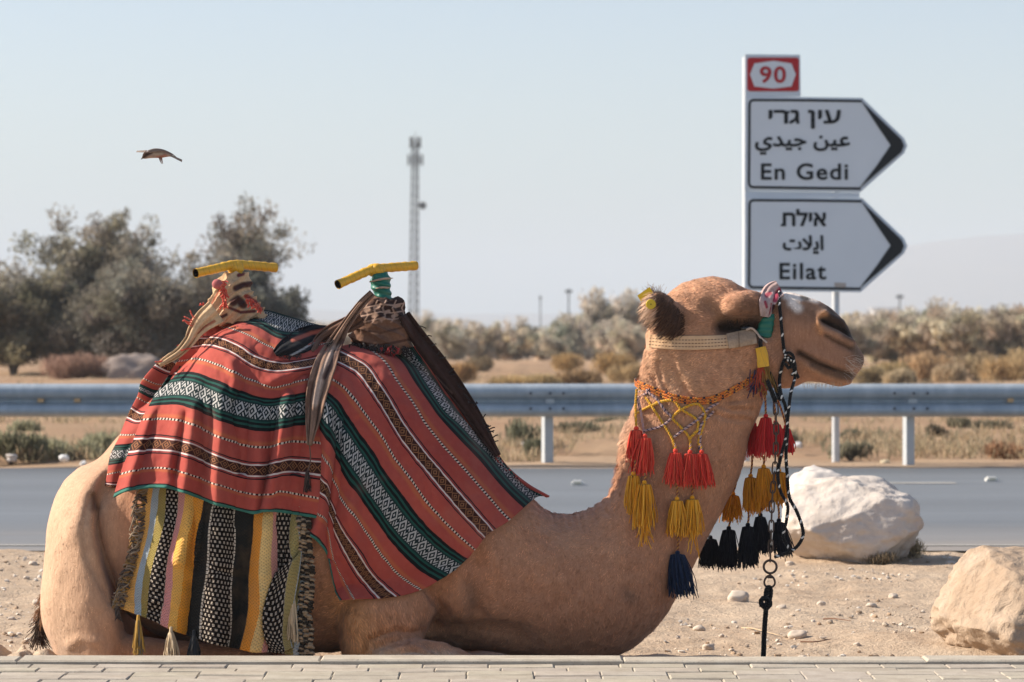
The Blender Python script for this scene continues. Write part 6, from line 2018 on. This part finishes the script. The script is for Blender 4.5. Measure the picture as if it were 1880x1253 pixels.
# ================================================================== EAR TAGS, TAIL, WHISKERS, FUR
M_tag = simple_mat('yellow tag', (0.66, 0.46, 0.03), (0.58, 0.40, 0.03), 40, 0.4)
mb = MB()
ye = ray(1196, 560, HB, 10.83) - 0.020
c_ = np.array(W(1195, 559, ye))
mb.tube([c_ + [0, 0.004, 0], c_, c_ + [0, -.002, 0]], [0.0175, 0.0175, 0.016], 26)
et = mb.build('ear_tag', M_tag, camel)
mb = MB(); mb.tube([c_ + [0, -.001, 0], c_ + [0, -.0045, 0]], 0.0022, 8); mb.build('tag_pin', M_hole, et)
mb = MB()
Q = [(1170, 543), (1193, 527), (1199, 538), (1177, 555)]
ytg = 10.82
V = [W(px, py, ytg + (0.02 if i in (0, 3) else 0)) for i, (px, py) in enumerate(Q)]
V += [(v[0], v[1] + 0.003, v[2]) for v in V]
mb.add(V, [[0, 1, 2, 3], [7, 6, 5, 4], [0, 4, 5, 1], [1, 5, 6, 2], [2, 6, 7, 3], [3, 7, 4, 0]])
mb.build('ear_tag', M_tag, camel, smooth=False)
# tail
mb = MB()
tl = air([(112, 1000), (96, 1060), (84, 1105), (76, 1140), (72, 1160)], 10.96)
mb.tube(crom(tl, 20), np.linspace(0.022, 0.010, 20), 10, col=(0.40, 0.25, 0.15))
for k in range(420):
    f = rng.random()
    p = crom(tl, 20)[int(10 + f * 9.9)] + rng.normal(size=3) * .006
    if f > .55:
        cc = np.array((0.05, 0.03, 0.02)) * (0.6 + rng.random())
        mb.tube(strand_line(p, (0.45 * rng.normal() + 0.1, 0.25 * rng.normal(), -1), 0.045 + 0.035 * rng.random(), 5, .02, .35), 0.0013, 3, False, col=cc)
    else:
        cc = np.array((0.26, 0.15, 0.09)) * (0.7 + .6 * rng.random())
        mb.tube(strand_line(p, (-.5 + .3 * rng.normal(), .2 * rng.normal(), -.8), 0.03 + 0.04 * rng.random(), 5, .1, .4), 0.0010, 3, False, col=cc)
mb.build('tail', M_yarn, camel, colors=True)
# far hind foot peeping out behind the rump
o = loft_mesh('hind_foot', [(86, 1085, 108, 1085, .02, .05), (80, 1110, 112, 1110, .05, .05), (82, 1140, 118, 1140, .055, .05), (92, 1170, 125, 1170, .055, .05), (104, 1195, 128, 1200, .04, .05), (112, 1215, 128, 1215, .03, .05)], simple_mat('hind hair', (0.42, 0.27, 0.13), (0.34, 0.20, 0.10), 40, 0.9), camel, 50, 8, 2.0, lambda V: 0.005 * fbm(V * 30, 3, 6))

def pick_faces(n, weight):
    w = np.cumsum(weight)
    return np.searchsorted(w, rng.random(n) * w[-1])
PF = np.array([p for p in BODY_POLYS if len(p) == 4])
FA = np.linalg.norm(np.cross(BV[PF[:, 2]] - BV[PF[:, 0]], BV[PF[:, 3]] - BV[PF[:, 1]]), axis=1) / 2
FC = BV[PF].mean(1)
FNn = BN[PF].mean(1)
FP = pix(FC)
facing = FNn[:, 1] < 0.35
wgt = FA * np.where(facing & (FC[:, 1] < YC + 0.12), 1.0, 0.12)
hd = (FP[:, 0] > 1160) & (FP[:, 1] < 760)
wgt = wgt * np.where(hd, 1.8, 1.0)
NF = 150000
fi = pick_faces(NF, wgt)
uu, vv = rng.random(NF)[:, None], rng.random(NF)[:, None]
q0, q1, q2, q3 = (BV[PF[fi, k]] for k in range(4))
RT = (q0 * (1 - uu) + q1 * uu) * (1 - vv) + (q3 * (1 - uu) + q2 * uu) * vv
RN = FNn[fi] / np.linalg.norm(FNn[fi], axis=1)[:, None]
RC = BC[PF[fi]].mean(1)
RP = pix(RT)
# keep hair off covered places
keep = np.ones(NF, bool)
und = ((RP[:, 0] > 190) & (RP[:, 0] < 1010) & (RP[:, 1] < 1110))
cl_bv = bv_cloth + mesh_bvh([cs, ks])
for i in np.nonzero(und)[0]:
    for b in cl_bv:
        h = b.ray_cast(Vector(RT[i] + RN[i] * 0.001), Vector(RN[i]), 0.12)
        if h[0] is not None:
            keep[i] = False
            break
D_eye = seg_dist(RP, [(1360, 604), (1376, 604)])
keep &= ~(D_eye < 9)
keep &= ~(seg_dist(RP, [(1508, 589), (1545, 606), (1562, 618)]) < 4)
strap = seg_dist(RP, [(1192, 627), (1390, 622)]) < 12
keep &= ~strap
RT, RN, RC, RP = RT[keep], RN[keep], RC[keep], RP[keep]
n = len(RT)
flow = np.zeros((n, 3))
x, yv = RP[:, 0], RP[:, 1]
neckw = ((x > 1000) & (yv > 730)) | (x > 1120)
flow[:] = (-0.75, 0, -0.65)
flow[neckw] = (-0.35, 0, -0.95)
headw = (x > 1190) & (yv < 730)
flow[headw] = (-0.95, 0, -0.10)
flow[(x < 260)] = (-0.05, 0, -1.0)
flow[(x > 630) & (x < 830) & (yv > 1080)] = (0.25, 0, -0.9)
swirl = np.stack([fbm(RT * 5, 2, 81), fbm(RT * 5, 2, 82), fbm(RT * 5, 2, 83)], 1)
clump = np.stack([fbm(RT * 45, 2, 84), fbm(RT * 45, 2, 85), fbm(RT * 45, 2, 86)], 1)
flow = flow + swirl * 0.55 + clump * 0.6 + rng.normal(size=(n, 3)) * 0.12
flow -= RN * (flow * RN).sum(1)[:, None]
flow /= np.linalg.norm(flow, axis=1)[:, None] + 1e-9
Ln = 0.010 + 0.007 * rng.random(n)
lift = np.full(n, 0.28)
wid = np.full(n, 0.0012)
def region(line, r):
    return np.exp(-(seg_dist(RP, line) / r) ** 2)
rg = region([(1140, 770), (1146, 830), (1128, 880)], 16) * (RN[:, 0] < 0.2)
Ln += rg * 0.016; lift += rg * 0.5
rg = region([(640, 1100), (660, 1170), (730, 1110)], 42)
Ln += rg * 0.012; lift += rg * 0.15
rg = region([(1184, 690), (1180, 720), (1195, 640)], 12)
Ln += rg * 0.012; lift += rg * 0.4
er = (RP[:, 0] < 1256) & (RP[:, 1] < 622) & (np.abs(RT[:, 1] - YC) > 0.105)
Ln[er] = 0.026 + 0.026 * rng.random(er.sum())
lift[er] = 0.75
flow[er] = flow[er] * 0.4 + np.array([-0.55, 0, -0.45])
Ln[headw & (x > 1430)] *= 0.5
Ln[x < 330] *= 0.65
lift[x < 330] = 0.18
wob = rng.normal(size=(n, 3)) * 0.15
d1 = flow + RN * lift[:, None] + wob * 0.5
d1 /= np.linalg.norm(d1, axis=1)[:, None]
d2 = flow * 1.1 + RN * (lift * 0.35)[:, None] + np.array([0, 0, -0.12]) + wob
d2 /= np.linalg.norm(d2, axis=1)[:, None]
sdv = np.cross(d1, RN)
sdv /= np.linalg.norm(sdv, axis=1)[:, None] + 1e-9
p0 = RT - RN * 0.001
p1 = p0 + d1 * (Ln * 0.5)[:, None]
p2 = p1 + d2 * (Ln * 0.5)[:, None]
wv = (sdv * wid[:, None])
V = np.stack([p0 - wv, p0 + wv, p1 + wv * 0.8, p1 - wv * 0.8, p2], 1).reshape(-1, 3)
k = np.arange(n)[:, None] * 5
shade_ = (0.76 + 0.48 * rng.random((n, 1))) * (1 + 0.40 * np.clip(fbm(RT * [70, 70, 45], 2, 88), -.6, .8))[:, None]
ct = RC * shade_
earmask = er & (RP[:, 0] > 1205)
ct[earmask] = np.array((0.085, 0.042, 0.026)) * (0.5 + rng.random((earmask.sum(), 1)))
earl = er & (RP[:, 0] <= 1205)
ct[earl] = np.array((0.58, 0.38, 0.26)) * (0.7 + 0.6 * rng.random((earl.sum(), 1)))
me = np_mesh('fur', V, [k + np.array([[3, 2, 4]]), k + np.array([[0, 1, 2, 3]])], col=np.repeat(ct, 5, 0))
nl = np.empty(len(me.loops), np.int32)
me.loops.foreach_get('vertex_index', nl)
hn = RN * 1.0 + d1 * 0.15 + rng.normal(size=(n, 3)) * 0.22 + clump * 0.12
hn /= np.linalg.norm(hn, axis=1)[:, None]
me.normals_split_custom_set(np.repeat(hn, 5, 0)[nl].tolist())
t = NT('camel fur')
M_fur = t.out(t.attr('tint'), 0.8, spec=0.15, sheen=0.1)
fo = link('fur', me, M_fur, camel)
# whiskers, brow hairs, ear tuft
mb = MB()
for q in range(60):
    px, py = 1548 + 34 * rng.random(), 655 + 38 * rng.random()
    p = on(px, py, 0.0, None, HB) if ray(px, py, HB) else np.array(W(1580, 665, YC - .01))
    mb.tube(strand_line(p, (.9, -.5 + .5 * rng.normal(), -.15 + .4 * rng.normal()), 0.02 + .03 * rng.random(), 5, .05, .3), 0.00035, 3, False, col=(0.6, 0.52, 0.44))
for q in range(70):
    px, py = 1470 + 75 * rng.random(), 700 + 8 * rng.random()
    p = on(px, py, 0.0, 10.97, HB)
    mb.tube(strand_line(p, (.1, -.2 * rng.random(), -1), 0.008 + .014 * rng.random(), 4, .05, .4), 0.0004, 3, False, col=(0.55, 0.4, 0.28))
for q in range(90):
    p = np.array(W(1188 + 26 * rng.random(), 540 + 10 * rng.random(), 10.86 + .03 * rng.random()))
    mb.tube(strand_line(p, (-.2 + .35 * rng.normal(), .2 * rng.normal(), .9), 0.018 + .028 * rng.random(), 5, .05, .4), 0.0005, 3, False, col=np.array((0.28, 0.19, 0.14)) * (.5 + rng.random()))
for q in range(50):
    p = on(1335 + 60 * rng.random(), 585 + 8 * rng.random(), 0.0, 10.9, HB)
    mb.tube(strand_line(p, (.3 * rng.normal(), -.6, -.8), 0.014 + .018 * rng.random(), 4, .1, .4), 0.0006, 3, False, col=(0.03, 0.02, 0.015))
mb.build('whiskers', M_yarn, camel, colors=True)

# ================================================================== BIRD
BC0 = np.array((0.33, 0.25, 0.21))
def bcol(V):
    return pcol(V, (0.42, 0.32, 0.27), [([(263, 286), (272, 281), (279, 277)], 6, (0.05, 0.028, 0.020)), ([(270, 278), (288, 274), (306, 277), (318, 285)], 2.3, (0.27, 0.22, 0.20)), ([(290, 290), (304, 287)], 3.5, (0.36, 0.19, 0.15)), ([(286, 283), (298, 282)], 4, (0.42, 0.34, 0.27))])
bird = loft_mesh('bird', [(261, 288, 262, 291, .004, 0), (264, 281, 266, 292, .012, 0), (272, 277, 274, 291, .016, 0), (284, 274, 285, 290.5, .019, 0), (296, 275, 295, 290.5, .019, 0), (306, 278, 304, 289, .015, 0), (314, 283, 311, 288, .010, 0), (319, 287, 317, 289, .005, 0)], M_scarf, None, 40, 8, 2.0, None, bcol)
tag(bird, 'small brown bird with a dark head flying left across the sky', 'bird')
mb = MB(); mb.tube([W(262, 290, YC), W(258.5, 293.2, YC)], [0.0035, 0.0005], 8); mb.build('beak', simple_mat('beak', (0.10, 0.09, 0.09)), bird)
mb = MB()
for dx, w_ in ((0, 0.010), (-1.2, 0.006)):
    a, b = np.array(W(312, 284.5, YC)), np.array(W(334, 296 + dx, YC))
    V = [a + [0, -.008, .002], a + [0, .008, .002], b + [0, w_ * 1.5, 0.003], b + [0, -w_ * 1.5, .003]]
    V += [np.array(v) - [0.002, 0, 0.006] for v in V]
    mb.add(V, [[0, 1, 2, 3], [7, 6, 5, 4], [0, 4, 5, 1], [1, 5, 6, 2], [2, 6, 7, 3], [3, 7, 4, 0]])
mb.build('tail', simple_mat('tail feathers', (0.16, 0.13, 0.12), (0.30, 0.26, 0.24), 90), bird, smooth=False)
M_wing = simple_mat('wing feathers', (0.24, 0.19, 0.16), (0.10, 0.075, 0.065), 160)
for s in (-1, 1):
    rows = [(272, 277, 276, 282, .003, 0.022 * s), (285, 273.5, 288, 281, .004, 0.024 * s), (300, 275, 302, 280, .004, 0.022 * s), (314, 281, 315, 284, .003, 0.018 * s), (322, 287, 322, 288, .001, 0.014 * s)]
    loft_mesh('wing', rows, M_wing, bird, 24, 5)
mb = MB()
mb.add([W(266, 279, YC + .02), W(270, 276, YC + .03), W(252, 277, YC + .09), W(250, 279, YC + .09), W(266, 280.5, YC + .021), W(270, 278, YC + .031), W(252, 278, YC + .091), W(250, 279.8, YC + .091)], [[0, 1, 2, 3], [7, 6, 5, 4], [0, 4, 5, 1], [1, 5, 6, 2], [2, 6, 7, 3], [3, 7, 4, 0]])
mb.build('wing_tip', M_wing, bird, smooth=False)
for dx, dy in ((0, -.008), (3, .008)):
    mb = MB(); mb.tube(air([(293 + dx, 290), (294.5 + dx, 296), (297 + dx * .6, 301)], YC + dy), [.004, .0022, .0012], 6); mb.build('leg', simple_mat('bird leg', (0.24, 0.15, 0.13)), bird)
# ---- thin haze in the air
t = bpy.data.materials.new('haze air')
t.use_nodes = True
nt_ = t.node_tree
nt_.nodes.clear()
ou = nt_.nodes.new('ShaderNodeOutputMaterial')
pv = nt_.nodes.new('ShaderNodeVolumePrincipled')
pv.inputs['Color'].default_value = (0.66, 0.73, 0.80, 1)
pv.inputs['Density'].default_value = 0.0004
pv.inputs['Anisotropy'].default_value = 0.0
nt_.links.new(pv.outputs[0], ou.inputs['Volume'])
mb = MB()
mb.box((0, 4000, 74), (17000, 9400, 172))
hz_o = mb.build('haze', t, smooth=False)
tag(hz_o, kind='stuff')
hz_o.display_type = 'WIRE'
